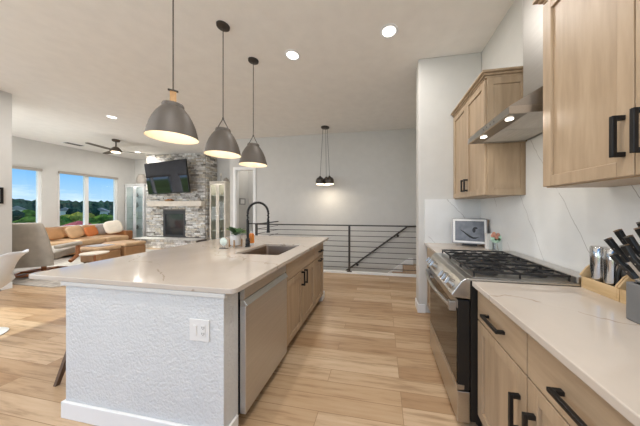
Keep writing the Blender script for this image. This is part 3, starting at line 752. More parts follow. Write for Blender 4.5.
t = tag(MB().obox((1.168, 2.76, 1.075), (.02, .22, .31), (0, .10, 0)).build('cutting_board', 'board', bevel=.008), 'brown cutting board leaning on backsplash behind photo frame', 'cutting board')
tag(B(1.11, 1.17, 2.52, 2.57, .9155, 1.085).build('salt_canister', 'ceramic', bevel=.008), 'tall white canister just right of the photo frame', 'canister')
ax, ay = 1.12, 2.36
t = T('flower_ornament', 'clear acrylic ornament with pink and green flower behind the grates', 'ornament', (ax, ay, .915))
B(ax-.06, ax+.06, ay-.012, ay+.012, .9152, .923).build('base', 'glass', t)
B(ax-.055, ax+.06, ay-.002, ay+.002, .923, 1.04).build('acrylic_panel', 'glass', t)
fd = MB().lathe([(.0, -.004), (.045, -.004), (.05, 0), (.045, .004), (.0, .004)], (0, 0, 0), 24).xf(Matrix.Translation((ax, ay-.012, 1.06))@Matrix.Rotation(PI/2, 4, 'X')).build('disc', plain('mint_acrylic', (176, 206, 184), .3, var=.2, nscale=40), t, smooth=40)
for k in range(5): MB().ell((ax-.035+.012*k, ay-.02, 1.085+.02*math.sin(k*1.7)), (.018, .01, .018), 10, 8).build('petal', 'flower', t, smooth=60)
for k in range(3): MB().ell((ax-.005+.014*k, ay-.02, 1.05+.008*(k % 2)), (.014, .005, .014), 10, 8).build('leaf', 'green', t, smooth=60)
for s_ in (-1, 1): MB().cyl((ax+s_*.022, ay-.012, .923), (ax+s_*.006, ay-.012, 1.015), .003).build('post', 'chrome', t)

# bamboo caddies: two open wooden boxes in a row by the backsplash
def caddy(y0, y1, lb):
    t = T('bamboo_caddy', lb, 'caddy', (1.15, (y0+y1)/2, .9155), 'bamboo caddies on the near counter')
    x0, x1 = 1.105, 1.196; z = .9155; th = .009
    B(x0, x1, y0, y1, z, z+.008).build('floor_panel', 'bamboo', t)
    B(x0, x0+th, y0+th, y1-th, z+.008, z+.062).build('front_panel', 'bamboo', t, bevel=.002)
    B(x1-th, x1, y0+th, y1-th, z+.008, z+.10).build('back_panel', 'bamboo', t, bevel=.002)
    for a, b in ((y0, y0+th), (y1-th, y1)):
        MB().prism([(x0, z+.008), (x1, z+.008), (x1, z+.14), (x0+.05, z+.14), (x0+.02, z+.115), (x0-.012, z+.07), (x0, z+.062)], 'y', a, b).build('side_panel', 'bamboo', t, bevel=.002)
caddy(1.215, 1.409, 'bamboo caddy beside range, holding two steel shakers')
caddy(1.012, 1.212, 'bamboo caddy against the knife block, holding a white container')
def shaker_pot(x, y, lb):
    t = T('steel_shaker', lb, 'shaker', (x, y, .924), 'steel shakers in the caddy')
    MB().lathe([(.0, .0), (.031, .0), (.031, .03), (.0, .03)], (x, y, .924), 28).build('shaker_foot', 'blackpl', t, smooth=40)
    MB().lathe([(.0, .03), (.032, .03), (.0325, .035), (.0325, .17), (.031, .17), (.0, .17)], (x, y, .924), 28).build('body', 'chrome', t, smooth=40)
    MB().lathe([(.0, .17), (.033, .17), (.033, .222), (.029, .23), (.0, .231)], (x, y, .924), 28).build('lid', 'chrome', t, smooth=40)
shaker_pot(1.15, 1.364, 'polished steel shaker in the caddy, the one nearer the range')
shaker_pot(1.15, 1.292, 'polished steel shaker in the caddy, the one nearer the knife block')
# black dispenser ring in the caddy + white container
t = T('tape_dispenser', 'black rounded handle rising out of the caddy beside steel shakers', 'utensil', (1.15, 1.24, .924))
hp = [(1.118+.0, 1.237, .925)]+[(1.15-.028*math.cos(PI*k/12), 1.237, 1.035+.05*math.sin(PI*k/12)) for k in range(13)]+[(1.182, 1.237, .925)]
MB().tube(hp, .008, 10).build('handle', 'blackpl', t, smooth=50)
t = T('white_container', 'white ribbed container standing in the caddy behind the knives', 'container', (1.15, 1.13, .924))
pr = [(.0, 0), (.03, 0)]
for k in range(8): pr += [(.031, .01+k*.018), (.0335, .018+k*.018)]
pr += [(.031, .158), (.0, .158)]
MB().lathe(pr, (1.15, 1.13, .924), 28).build('body', 'ceramic', t, smooth=30)
MB().lathe([(.0, .159), (.032, .159), (.032, .175), (.0, .176)], (1.15, 1.13, .924), 28).build('lid', 'ceramic', t, smooth=30)

# knife block with knives
bx0, bx1, by0, by1 = .965, 1.09, .875, 1.045
t = T('knife_block', 'grey knife block at the right edge of the counter', 'knife block', ((bx0+bx1)/2, (by0+by1)/2, .9155))
MB().prism([(p[0], p[1]) for p in rrect(bx0, bx1, by0, by1, .016)], 'z', .9155, 1.065).build('body', 'knifebl', t, bevel=.005, smooth=30)
MB().prism([(p[0], p[1]) for p in rrect(bx0+.012, bx1-.012, by0+.012, by1-.012, .022)], 'z', 1.0652, 1.068).build('bristle_insert', 'blackpl', t)
kn = [(.992, 1.022, -.30, .42, .15, 'lowest of the knives, its black handle jutting left from the block'),
      (.992, .975, -.22, .30, .2, 'black-handled knife just above the lowest one in the block'),
      (1.022, 1.025, -.26, .42, .235, 'black-handled knife third from the bottom, long and tilted left'),
      (1.022, .965, -.20, .34, .25, 'black-handled knife in the middle of the block'),
      (1.052, 1.024, -.18, .36, .275, 'black-handled knife with its tip over the white container'),
      (1.05, .955, -.16, .30, .29, 'black-handled knife second from the top'),
      (1.074, .99, -.10, .26, .31, 'topmost black-handled knife near the backsplash')]
for x, y, lx, ly, rise, lb in kn:
    d = Vector((lx*1.35, ly*1.35, 1)).normalized(); p0 = Vector((x-.01, y-.02, 1.0682))
    # butt end given by rise above the block
    Lk = rise*.8
    t = T('kitchen_knife', lb, 'knife', p0, 'knives in the grey block')
    e0 = p0+d*(Lk-.1); e1 = p0+d*Lk
    side = Vector((0, 1, 0)).cross(d).normalized(); up = d.cross(side).normalized()
    def blk(a, b, w0, w1, th):
        return MB().hexa([a-side*th-up*w0, a+side*th-up*w0, a+side*th+up*w0, a-side*th+up*w0, b-side*th-up*w1, b+side*th-up*w1, b+side*th+up*w1, b-side*th+up*w1])
    blk(p0, e0, .012, .010, .0012).build('blade', 'chrome', t)
    m1 = e0.lerp(e1, .5)+up*.004
    hd = MB()
    secs = [(e0, .009), (e0.lerp(e1, .25), .0115), (m1, .010), (e0.lerp(e1, .8)+up*.002, .0115), (e1, .013)]
    hd.loft([[c-side*.0085-up*w_, c+side*.0085-up*w_, c+side*.0085+up*w_, c-side*.0085+up*w_] for c, w_ in secs])
    hd.build('handle', 'blackpl', t, bevel=.003)
    blk(e1, e1+d*.005, .0125, .0115, .008).build('end_cap', 'chrome', t)
    for q in (.3, .6):
        c = e0.lerp(e1, q); MB().cyl(c-side*.0092, c+side*.0092, .0025, n=8).build('rivet', 'chrome', t)

# ------------------------------------------------------------------ stair railing, handrail, stairs
t = T('stair_railing', 'dark metal railing with horizontal bars guarding the stairwell', 'railing', (-1.0, 4.41, .035))
yr = 4.39
for x in (-2.79, -.67):
    B(x-.02, x+.02, yr-.02, yr+.02, .0355, .985).build('post', 'rail', t)
    B(x-.05, x+.05, yr-.03, yr+.028, .0351, .045).build('base_plate', 'rail', t)
B(-2.815, 1.215, yr-.022, yr+.022, .985, 1.008).build('top_rail', 'rail', t)
for k in range(8):
    z = .885-.109*k
    MB().tube([(-2.79, yr, z), (1.215, yr, z)], .0065, 6).build('bar', 'rail', t)
B(-2.812, -2.768, yr+.022, 5.39, .985, 1.008).build('top_rail', 'rail', t)
for k in range(8):
    z = .885-.109*k
    MB().tube([(-2.79, yr, z), (-2.79, 5.39, z)], .0065, 6).build('bar', 'rail', t)
t = T('handrail', 'sloping dark handrail fixed to the stair wall behind the railing', 'handrail', (-.15, 5.33, .33))
p0, p1 = Vector((.60, 5.325, .91)), Vector((-2.3, 5.325, -1.30))
MB().tube([p0+Vector((.25, 0, .01)), p0, p1], .021, 10).build('rail', 'rail', t, smooth=40)
for f_ in (.075, .42, .8):
    c = p0.lerp(p1, f_)
    b = MB(); b.tube([c+Vector((0, 0, -.02)), c+Vector((0, .03, -.06)), c+Vector((0, .07, -.065))], .008, 8); b.cyl(c+Vector((0, .066, -.065)), c+Vector((0, .0745, -.065)), .03, n=16); b.build('bracket', 'rail', t, smooth=40)
t = T('staircase', 'carpeted stairs descending behind the railing', 'staircase', (-.5, 4.9, -2.6))
stp = MB(); run, rise = .25, .19
for k in range(13):
    x1 = .745-run*k; z1 = -.01-rise*(k+.0)
    stp.box(x1-run, x1, 4.46, 5.37, max(-2.59, z1-.5), z1-rise*.0)
stp.build('flight', 'carpet', t, bevel=.01)
L0 = .745
MB().prism([(L0, .14), (L0-.1, .14), (L0-3.3, .14-3.2*rise/run), (L0-3.3, -.35-3.2*rise/run), (L0, -.35)], 'y', 5.372, 5.398).build('skirt_board', 'trim', t)

# ------------------------------------------------------------------ great room: fireplace
FX0, FX1, FY = -8.555, -6.075, 6.5
def stones(mb, plane, a0, a1, z0, z1, fixed, outward, skip=None, h=(.035, .075), w=(.1, .36), seed=1):
    rnd = random.Random(seed); z = z0
    while z < z1-.005:
        hh = min(rnd.uniform(*h), z1-z)
        if z1-z-hh < .03: hh = z1-z
        a = a0
        while a < a1-.005:
            ww = min(rnd.uniform(*w), a1-a)
            if a1-a-ww < .06: ww = a1-a
            dep = rnd.uniform(.004, .045); mi = rnd.choice((0, 0, 1, 1, 2, 2, 3)); gp = .004
            A, Bb, Z0, Z1 = a+gp, a+ww-gp, z+gp, z+hh-gp
            cl = [(A, Bb)]
            if skip and Z1 > skip[2] and Z0 < skip[3]:
                cl = []
                if A < skip[0]: cl.append((A, min(Bb, skip[0])))
                if Bb > skip[1]: cl.append((max(A, skip[1]), Bb))
            for p, q in cl:
                if q-p < .015: continue
                j = lambda: rnd.uniform(-.004, .004)
                if plane == 'y': mb.hexa([(p+j(), fixed-dep, Z0+j()), (q+j(), fixed-dep+j(), Z0+j()), (q, fixed, Z0), (p, fixed, Z0), (p+j(), fixed-dep+j(), Z1+j()), (q+j(), fixed-dep, Z1+j()), (q, fixed, Z1), (p, fixed, Z1)], mi)
                else: mb.hexa([(fixed, p, Z0), (fixed+dep, p+j(), Z0+j()), (fixed+dep, q+j(), Z0+j()), (fixed, q, Z0), (fixed, p, Z1), (fixed+dep+j(), p+j(), Z1+j()), (fixed+dep, q+j(), Z1+j()), (fixed, q, Z1)], mi)
            a += ww
        z += hh
    return mb
t = T('stone_fireplace', 'full-height stacked stone fireplace on the far living room wall', 'fireplace', (-7.3, 6.75, 0))
fb = (-7.83, -6.87, .33, 1.27)
core = MB(); core.box(FX0, fb[0], FY, 6.998, 0, H-.002); core.box(fb[1], FX1, FY, 6.998, 0, H-.002); core.box(fb[0], fb[1], FY, 6.998, fb[3], H-.002); core.box(fb[0], fb[1], FY, 6.998, 0, fb[2]); core.box(fb[0], fb[1], 6.9, 6.998, fb[2], fb[3])
core.build('core', 'mortar', t)
ST = ['stone1', 'stone2', 'stone3', 'stone4']
stones(MB(), 'y', FX0, FX1, .33, H-.004, FY, -1, skip=fb, seed=3).build('stone_front', ST, t)
stones(MB(), 'x', FY, 6.998, 0, H-.004, FX1, 1, seed=5).build('stone_return', ST, t)
hx0, hx1, hy = -8.55, -5.98, 6.03
hh = MB(); hh.box(hx0, hx1, hy, 6.45, 0, .285); he = hh.build('hearth', 'mortar', t)
stones(MB(), 'y', hx0, hx1, 0, .285, hy, -1, h=(.06, .1), seed=8).build('hearth_stones', ST, he)
B(hx0, hx1+.01, hy-.045, 6.45, .286, .31).build('hearth_slab', 'stone1', he, bevel=.01)
B(-8.25, -6.03, 6.27, 6.452, 1.42, 1.60).build('mantel', 'mantel', t, bevel=.012)
for a_ in (-8.1, -6.35): B(a_, a_+.15, 6.36, 6.452, 1.34, 1.419).build('corbel', 'mantel', t, bevel=.01)
fi = MB(); fi.box(fb[0]+.002, fb[0]+.1, FY-.012, FY+.05, fb[2], fb[3]); fi.box(fb[1]-.1, fb[1]-.002, FY-.012, FY+.05, fb[2], fb[3]); fi.box(fb[0]+.1, fb[1]-.1, FY-.012, FY+.05, fb[3]-.12, fb[3]); fi.box(fb[0]+.1, fb[1]-.1, FY-.012, FY+.05, fb[2], fb[2]+.06)
fo = fi.build('firebox_surround', 'firedk', t, bevel=.004)
B(fb[0]+.1, fb[1]-.1, FY+.01, FY+.016, fb[2]+.06, fb[3]-.12).build('fire_glass', 'glassdk', fo)
lg = MB(); lg.cyl((-7.6, 6.7, .45), (-7.1, 6.66, .46), .05); lg.cyl((-7.55, 6.62, .44), (-7.15, 6.75, .5), .045); lg.build('logs', 'walnut', t)
# mantel decor, TV
t = T('mantel_ornament', 'small orange-brown ornament on the mantel under the television', 'ornament', (-7.42, 6.36, 1.6005))
MB().lathe([(.0, .0), (.1, .0), (.14, .03), (.145, .05), (.13, .05), (.0, .02)], (-7.42, 6.36, 1.6005), 24).build('dish', 'strap', t, smooth=40)
MB().ell((-7.46, 6.36, 1.645), (.05, .05, .035), 14, 8).build('fruit', 'pil_or', t, smooth=60); MB().ell((-7.36, 6.37, 1.645), (.05, .045, .035), 14, 8).build('fruit', 'pil_or', t, smooth=60)
t = T('stacked_stone_ornament', 'small dark ornament at the right end of the mantel', 'ornament', (-6.2, 6.36, 1.6005))
MB().lathe([(.0, .0), (.07, .0), (.08, .03), (.05, .09), (.0, .1)], (-6.2, 6.36, 1.6005), 18).build('body', 'taupe', t, smooth=50)
MB().ell((-6.2, 6.36, 1.71), (.045, .045, .025), 14, 8).build('top_pebble', 'stone4', t, smooth=60)
t = T('television', 'wall television on a tilting arm, angled over the mantel', 'television', (0, 0, 0))
W_, H_ = 2.1, 1.1
B(-W_/2, W_/2, -.02, .03, -H_/2, H_/2).build('casing', 'blackpl', t, bevel=.006)
B(-W_/2+.014, W_/2-.014, -.0225, -.0202, -H_/2+.03, H_/2-.014).build('screen', 'screen', t)
B(-.25, .25, .03, .09, -.2, .2).build('mount_plate', 'black', t)
t.location = (-7.31, 6.17, 2.405); t.rotation_euler = (.112, -.015, -.16)
MB().tube([(0, .09, 0), (.02, .235, 0)], .03, 8).build('wall_arm', 'black', t)

# display cabinets either side
def display(x0, x1, y0, y1, z1, mat, lb, inside):
    t = T('display_cabinet', lb, 'cabinet', ((x0+x1)/2, (y0+y1)/2, 0), 'glass-door display cabinets beside the fireplace')
    c = MB(); th = .035
    c.box(x0, x0+th, y0+.03, y1, 0, z1-.05); c.box(x1-th, x1, y0+.03, y1, 0, z1-.05); c.box(x0+th, x1-th, y1-.02, y1, 0, z1-.05); c.box(x0+th, x1-th, y0+.03, y1-.02, 0, .12); c.box(x0+th, x1-th, y0+.03, y1-.02, z1-.09, z1-.05)
    c.build('carcass', mat, t)
    B(x0+th, x1-th, y1-.03, y1-.0201, .12, z1-.09).build('lining', inside, t)
    B(x0-.02, x1+.02, y0+.0, y1, z1-.05, z1).build('cornice', mat, t, bevel=.012)
    zs = [.12+(z1-.21)*k/5 for k in range(1, 5)]
    for z in zs: B(x0+th, x1-th, y0+.06, y1-.031, z, z+.02).build('shelf', 'glass' if mat == 'whitecab' else mat, t)
    xm = (x0+x1)/2
    for a, b, hx in ((x0+.005, xm-.003, xm-.04), (xm+.003, x1-.005, xm+.04)):
        d = MB(); r = .06
        d.box(a, a+r, y0+.005, y0+.028, .13, z1-.06); d.box(b-r, b, y0+.005, y0+.028, .13, z1-.06); d.box(a+r, b-r, y0+.005, y0+.028, .13, .22); d.box(a+r, b-r, y0+.005, y0+.028, z1-.13, z1-.06)
        o = d.build('door', mat, t, bevel=.004); B(a+r, b-r, y0+.014, y0+.019, .22, z1-.13).build('pane', 'glass', o)
        MB().cyl((hx, y0+.004, 1.1), (hx, y0-.02, 1.1), .012).build('knob', 'chrome', o)
    area('shelf_fill', t, (0, -.02, z1-.10), .5, 1.5, (1, .96, .9))  # added fill lamp to brighten the cabinet interior, no fixture modelled
    return zs
zl = display(-9.74, -8.86, 6.62, 6.985, 2.28, 'whitecab', 'white glass-door display cabinet between window wall and fireplace', 'whitecab')
zr = display(-6.0, -5.36, 6.58, 6.985, 2.30, 'cream', 'cream glass-door display cabinet right of the stone fireplace', 'beigein')
def vases(zs, x0, x1, y, nm, lbls, mats, grp):
    i = 0
    for r, z in enumerate(zs):
        for c in range(2):
            x = x0+(x1-x0)*(.26+.48*c); hgt = .14+.05*((r*2+c) % 3)
            o = MB().lathe([(.0, 0), (.05, 0), (.075, hgt*.35), (.05, hgt*.8), (.055, hgt), (.0, hgt*.97)], (x, y, z+.0205), 18).build(nm, mats[(r+c) % len(mats)], smooth=50)
            row = ('lowest', 'second lowest', 'second highest', 'highest')[r]; sd_ = ('left', 'right')[c]
            tag(o, lbls % (sd_, row), 'vase', grp)
vases(zl, -9.72, -8.88, 6.83, 'vase', 'pale vase on the %s of the %s shelf in the white cabinet', ['pil_gr', 'ceramic', 'taupe'], 'vases in the white cabinet')
vases(zr, -5.98, -5.38, 6.8, 'vase', 'vase on the %s of the %s shelf in the cream cabinet', ['ceramic', 'taupe', 'cream'], 'vases in the cream cabinet')
o = MB().lathe([(.0, 0), (.11, 0), (.15, .06), (.155, .2), (.12, .32), (.09, .36), (.1, .38), (.0, .36)], (-9.2, 6.8, 2.2805), 24).build('vase', 'taupe', smooth=50); tag(o, 'taupe urn on top of the white display cabinet', 'vase')
t = T('candle_holder', 'slim dark ornament on top of the cream display cabinet, left', 'ornament', (-5.7, 6.78, 2.3005))
MB().lathe([(.0, 0), (.05, 0), (.04, .02), (.012, .04), (.012, .2), (.03, .21), (.0, .22)], (-5.7, 6.78, 2.3005), 16).build('stem', 'taupe', t, smooth=40)
MB().lathe([(.0, .22), (.022, .22), (.02, .3), (.0, .31)], (-5.7, 6.78, 2.3005), 14).build('candle', 'pil_wh', t, smooth=40)
o = MB().lathe([(.0, 0), (.06, 0), (.09, .05), (.05, .12), (.03, .15), (.0, .15)], (-5.5, 6.78, 2.3005), 18).build('bottle_vase', 'taupe', smooth=50); tag(o, 'squat small vase on top of the cream display cabinet, right', 'vase')

# hall picture, left wall picture
def wall_pic(name, lb, xw, y0, y1, z0, z1, d, mat):
    t = T(name, lb, 'picture', (xw, (y0+y1)/2, z0))
    xa = sorted((xw+d*.001, xw+d*.02)); f = MB(); b = .03
    f.box(*xa, y0, y0+b, z0, z1); f.box(*xa, y1-b, y1, z0, z1); f.box(*xa, y0+b, y1-b, z0, z0+b); f.box(*xa, y0+b, y1-b, z1-b, z1); f.build('frame', mat, t)
    xb = sorted((xw+d*.001, xw+d*.012)); B(*xb, y0+b, y1-b, z0+b, z1-b).build('print', 'mat_wh', t)
wall_pic('wall_picture', 'small grey framed picture on the hall wall through the doorway', -4.15, 5.66, 5.92, 1.46, 1.65, 1, 'silver')
wall_pic('wall_picture', 'black framed picture at the left edge, on the near wall', -6.2, 2.1, 2.51, 1.43, 1.70, 1, 'black')

# ------------------------------------------------------------------ living room furniture
# rug
rg = MB().prism(rrect(-9.1, -5.45, 2.72, 5.75, .12), 'z', .0005, .014)
tag(rg.build('area_rug', 'rug', bevel=.004), 'large pale grey rug under the recliner and ottomans', 'rug')
# sofa along the window wall
t = T('sofa', 'long tan leather sofa under the windows', 'sofa', (-9.0, 5.05, 0))
sy0, sy1 = 3.75, 5.96
B(-9.62, -8.35, sy0, sy1, .08, .30).build('base', 'leather', t, bevel=.03)
B(-9.74, -9.45, sy0, sy1, .3, .76).build('back', 'leather', t, bevel=.06, seg=3)
for a, b in ((sy0, sy0+.22), (sy1-.22, sy1)): B(-9.45, -8.4, a, b, .3, .6).build('arm', 'leather_dk', t, bevel=.05, seg=3)
for k in range(3):
    a = sy0+.23+k*.6; B(-9.3, -8.3, a, a+.59, .302, .46).build('seat_cushion', 'leather_lt', t, bevel=.05, seg=3)
for k in range(3):
    a = sy0+.235+k*.6; MB().obox((-9.36, a+.295, .64), (.17, .57, .34), (0, -.2, 0)).build('back_cushion', 'leather', t, bevel=.06, seg=3)
for lx in (-9.55, -8.45):
    for ly in (sy0+.1, sy1-.1): MB().cyl((lx, ly, .0145 if ly < 5.75 and lx > -9.1 else 0), (lx, ly, .08), .025).build('foot', 'walnut', t)
def cushion(y, x, z, sz, rot, mat, lb):
    mb = MB().ell((0, 0, 0), (sz[0]/2, sz[1]/2, sz[2]/2), 24, 14, pw=.55)
    from mathutils import Euler
    mb.xf(Matrix.Translation((x, y, z))@Euler(rot).to_matrix().to_4x4())
    tag(mb.build('cushion', mat, smooth=60), lb, 'cushion', 'cushions on the tan sofa')
cushion(4.35, -8.93, .65, (.16, .5, .36), (0, -.3, 0), 'leather', 'tan leather cushion at the left end of the sofa')
cushion(4.82, -8.9, .66, (.13, .36, .36), (.25, -.3, 0), 'leather_lt', 'light tan cushion tilted beside the rust one')
cushion(5.10, -8.78, .65, (.11, .28, .3), (.2, -.3, 0), 'pil_or', 'rust orange cushion in the middle of the sofa')
cushion(5.37, -8.86, .67, (.11, .26, .32), (-.1, -.3, .1), 'pil_gr', 'grey fabric cushion right of the rust cushion')
cushion(5.57, -8.66, .74, (.14, .42, .42), (.15, -.35, -.3), 'pil_wh', 'cream cushion in the sun at the right end of the sofa')
# ottomans
def ottoman(x0, x1, y0, y1, h, lb, mat='leather', z0=.0145):
    t = T('ottoman', lb, 'ottoman', ((x0+x1)/2, (y0+y1)/2, z0), 'tan leather ottomans before the sofa')
    B(x0, x1, y0, y1, .06, h-.1).build('base', mat, t, bevel=.03, seg=3); B(x0-.01, x1+.01, y0-.01, y1+.01, h-.1, h).build('cushion_top', 'leather_lt', t, bevel=.04, seg=3)
    for a in (x0+.06, x1-.06):
        for b in (y0+.06, y1-.06): MB().cyl((a, b, z0), (a, b, .06), .022).build('foot', 'walnut', t)
ottoman(-7.25, -6.5, 4.42, 4.92, .45, 'far tan leather ottoman nearest the fireplace')
ottoman(-7.1, -6.5, 3.92, 4.34, .43, 'near tan leather ottoman with a grey throw over it')
tw = MB(); rings = []
for k in range(9):
    y = 3.96+.33*k/8; rings.append([(-7.135, y, .26+.01*math.sin(k)), (-7.13, y, .425), (-7.08, y, .445), (-6.9, y, .45+.006*math.sin(k*2)), (-6.7, y, .448), (-6.62, y, .447), (-6.62, y, .4405), (-6.9, y, .4405), (-7.08, y, .438), (-7.122, y, .42), (-7.125, y, .26)])
tw.loft(rings); tag(tw.build('throw_blanket', 'throw', smooth=60), 'grey woven throw draped over the near ottoman', 'blanket')
t = T('side_table', 'low side table with a round cream top beside near ottoman', 'side table', (-5.93, 3.5, .0145))
MB().lathe([(.0, .40), (.2, .40), (.21, .41), (.21, .425), (.2, .43), (.0, .43)], (-5.93, 3.5, 0), 28).build('top', 'pil_wh', t, smooth=30)
MB().lathe([(.0, .0145), (.13, .0145), (.13, .025), (.02, .04), (.018, .39), (.06, .399), (.0, .4)], (-5.93, 3.5, 0), 20).build('pedestal', 'teak', t, smooth=40)
# recliner (seen from behind)
t = T('recliner', 'taupe leather recliner on a curved wooden base, seen from behind', 'recliner', (0, 0, 0))
bk = MB(); rings = []
for z, x, w_, d in ((.2, -.26, .31, .09), (.4, -.3, .335, .1), (.6, -.34, .325, .1), (.8, -.38, .31, .095), (.95, -.41, .29, .085), (1.04, -.43, .275, .07), (1.065, -.435, .25, .04)):
    rings.append([(x+d*math.cos(a)*.8, w_*math.copysign(abs(math.sin(a))**.5, math.sin(a)), z) for a in (2*PI*k/20 for k in range(20))])
bk.loft(rings); bk.build('back', 'leather_gr', t, smooth=60)
MB().obox((.14, 0, .40), (.66, .56, .16), (0, -.1, 0)).build('seat', 'leather_gr', t, bevel=.05, seg=3)
for s_ in (-1, 1):
    B(-.26, .3, s_*.36-.06, s_*.36+.06, .52, .60).build('armrest', 'leather_gr', t, bevel=.03, seg=3)
    MB().tube([(.22, s_*.38, .52), (.2, s_*.38, .3), (.05, s_*.36, .2)], .035, 8).build('arm_support', 'teak', t, smooth=50)
ring = [(.33*math.cos(2*PI*k/32), .33*math.sin(2*PI*k/32), .037) for k in range(33)]
MB().tube(ring, .022, 8, caps=False).build('base_ring', 'teak', t, smooth=60)
sw = MB(); sw.cyl((0, 0, .04), (0, 0, .33), .035, n=14); sw.obox((0, 0, .05), (.62, .06, .035)); sw.obox((0, 0, .05), (.06, .62, .035)); sw.build('swivel', 'teak', t)
t.location = (-6.88, 3.27, .0145); t.rotation_euler = (0, 0, 2.1)

# dining chair (tulip) and counter stool
t = T('tulip_chair', 'white moulded swivel chair on a round pedestal at the left edge', 'chair', (0, 0, 0))
shp = [(-.24, .475), (-.16, .44), (.0, .42), (.12, .43), (.19, .50), (.24, .60), (.275, .70), (.31, .79), (.35, .845), (.395, .862)]
wid = [.22, .24, .25, .25, .235, .21, .18, .155, .13, .11]
def shell(off):
    rs = []
    for (x, z), w_ in zip(shp, wid):
        rs.append([(x-(.10 if z > .5 else .0)*abs(u)**2*(1 if z < .8 else .5), w_*u, z+off+(.11*abs(u)**2.2 if z < .5 else .03*abs(u)**2)) for u in (k/6-1 for k in range(13))])
    return rs
o1 = shell(0); o2 = shell(.012)
sm = MB(); sm.loft([a+b[::-1] for a, b in zip(o1, o2)]); sm.build('shell', 'white', t, smooth=60, sub=1)
MB().lathe([(.0, 0), (.22, 0), (.225, .008), (.2, .022), (.1, .045), (.04, .1), (.028, .2), (.035, .34), (.08, .405), (.1, .418), (.0, .418)], (0, 0, .0005), 36).build('pedestal', 'white', t, smooth=50)
MB().ell((-.02, 0, .452), (.2, .19, .022), 24, 10).build('seat_pad', 'pil_gr', t, smooth=60)
t.location = (-4.2, 1.5, 0); t.rotation_euler = (0, 0, .65)

t = T('counter_stool', 'dark wood counter stool tucked under island overhang, one splayed leg showing', 'stool', (-2.26, 1.42, 0))
sx, sy = -2.268, 1.46
B(sx-.16, sx+.17, sy-.19, sy+.19, .60, .65).build('seat', 'walnut', t, bevel=.02)
for dx, dy in ((-1, -1), (1, -1), (-1, 1), (1, 1)):
    p = Vector((sx+dx*.19, sy+dy*.23, 0)); q = Vector((sx+dx*.1, sy+dy*.1, .6)); w0, w1 = .012, .02
    MB().hexa([p+Vector((a*w0, b*w0, 0)) for a, b in ((-1, -1), (1, -1), (1, 1), (-1, 1))]+[q+Vector((a*w1, b*w1, 0)) for a, b in ((-1, -1), (1, -1), (1, 1), (-1, 1))]).build('leg', 'walnut', t)
B(sx-.13, sx+.13, sy-.006-.17, sy-.17+.006, .26, .285).build('footrest', 'walnut', t)

# ------------------------------------------------------------------ outside
gz = -3.2
gd = MB(); gd.box(-420, -10.5, -200, 420, gz-.2, gz)
struct('ground', gd, 'grass', 'grassy ground below the windows')
# wooded ridge
rd = MB(); rnd = random.Random(4); rings = []
for r, zb in ((150, 0), (165, 6.5), (185, 8.5), (215, 9), (240, 0)):
    ring_ = []
    for k in range(300):
        a = PI*.5+PI*.5*(k/299)*1.15-.25; zz = gz+zb*(1+.03*math.sin(k*.05)+.03*math.sin(k*.43))+(rnd.uniform(-.7, .7) if zb else 0)
        ring_.append((r*math.cos(a), r*math.sin(a), zz))
    rings.append(ring_)
rd.loft(rings, False, False)
o = rd.build('forest_ridge', 'forest'); tag(o, 'dark green wooded ridge on the horizon', 'forest', kind='stuff')
def shrub(x, y, r, h, mat, lb, sd_):
    t = T('tree', lb, 'tree', (x, y, gz), 'trees seen through the windows')
    rr = random.Random(sd_); mb = MB()
    for k in range(7):
        a = rr.uniform(0, 2*PI); q = rr.uniform(0, .55)*r
        mb.ell((x+q*math.cos(a), y+q*math.sin(a), gz+h*rr.uniform(.45, .75)), (r*rr.uniform(.4, .6), r*rr.uniform(.4, .6), h*rr.uniform(.25, .36)), 12, 8)
    for v in mb.b.verts: v.co += Vector((rr.uniform(-1, 1), rr.uniform(-1, 1), rr.uniform(-1, 1)))*r*.07
    mb.build('crown', mat, t); MB().cyl((x, y, gz), (x, y, gz+h*.5), r*.08).build('trunk', 'walnut', t)
def at(u, dist):
    k = (u-345)/213; c_, s_ = math.cos(math.atan(37/213)), math.sin(math.atan(37/213))
    v = Vector((k*c_-s_, k*s_+c_)).normalized()*dist; return v.x, v.y
names = ['pale', 'olive', 'dark green', 'yellow-green', 'bushy']
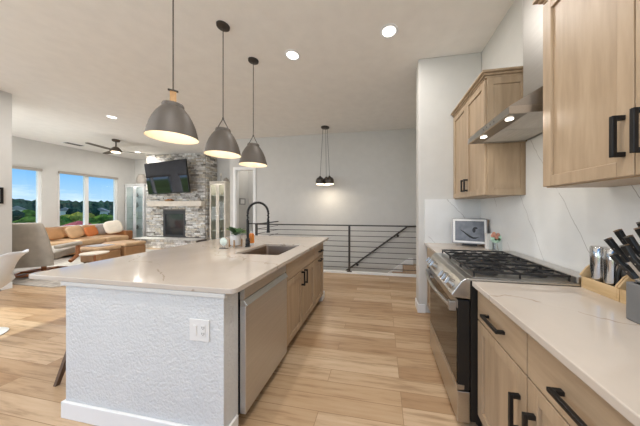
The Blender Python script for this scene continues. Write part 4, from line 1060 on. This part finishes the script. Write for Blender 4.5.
spots = [(35, 56, 2.5, 3.2, 'bush', 'bushy green tree in the left window, right side'), (8, 100, 2.5, 4, 'forest', 'small dark tree at the left edge of left window'),
         (29, 112, 2.6, 4.0, 'bush', 'distant green tree in left window, right of the pale house'),
         (61, 57, 2.1, 3.0, 'bush', 'green tree at the left edge of the double window'), (67, 66, 2.4, 3.2, 'bush2', 'olive tree second from the left in the double window'),
         (74, 52, 2.3, 2.4, 'bush', 'low green tree left of window mullion, above the red umbrella'), (81, 72, 2.6, 3.4, 'bush2', 'olive tree partly behind the window mullion'),
         (93, 58, 2.4, 2.7, 'bush', 'green tree just right of window mullion'), (101, 70, 2.3, 2.6, 'bush2', 'olive tree in the right pane, before the grey-roofed house'),
         (108, 60, 2.5, 3.5, 'bush', 'green tree at the right edge of the double window'), (74, 122, 2.6, 4.2, 'forest', 'dark distant tree right of the far left house in double window'),
         (90, 120, 2.6, 4.2, 'forest', 'dark distant tree beyond the green tree right of mullion')]
for k, (u, d, r, h, m, lb) in enumerate(spots):
    x, y = at(u, d); shrub(x, y, r, h, m, lb, k)
def house(u, d, W, Dp, h, lb, rot=.5):
    x, y = at(u, d); t = T('house', lb, 'house', (x, y, gz), 'houses beyond the windows')
    R = Matrix.Translation((x, y, gz))@Matrix.Rotation(rot, 4, 'Z')
    B(-W/2, W/2, -Dp/2, Dp/2, 0, h).xf(R).build('walls', 'siding', t)
    MB().prism([(-Dp/2-.4, h), (Dp/2+.4, h), (0, h+1.4)], 'x', -W/2-.4, W/2+.4).xf(R).build('roof', 'roofing', t)
    for k in range(4):
        for zz in (.8, ):
            q = -W/2+W*(k+.5)/4; B(q-.5, q+.5, -Dp/2-.05, -Dp/2-.001, h*.45, h*.8).xf(R).build('window', 'dkglass', t)
            B(W/2+.001, W/2+.05, -Dp/2+Dp*(k+.5)/4-.4, -Dp/2+Dp*(k+.5)/4+.4, h*.45, h*.8).xf(R).build('window', 'dkglass', t)
house(17, 138, 6, 3.6, 3.9, 'pale house in the left window', 2.7)
house(65, 142, 6, 3.6, 3.4, 'distant house at the left of double window', 2.62)
house(101, 132, 6, 4.2, 3.2, 'grey-roofed house right of the window mullion', 2.5)
# red patio umbrella / chair seen over the sill
ux, uy = at(79, 16)
t = T('patio_umbrella', 'red patio umbrella just outside the double window', 'umbrella', (ux, uy, gz))
MB().lathe([(.55, 0), (.5, .05), (.28, .16), (.02, .26)], (ux, uy, .5), 8, caps=True).build('canopy', 'red', t)
MB().cyl((ux, uy, gz), (ux, uy, .74), .03).build('pole', 'walnut', t)
for o_ in bpy.data.objects:
    if '_base' in o_: del o_['_base']
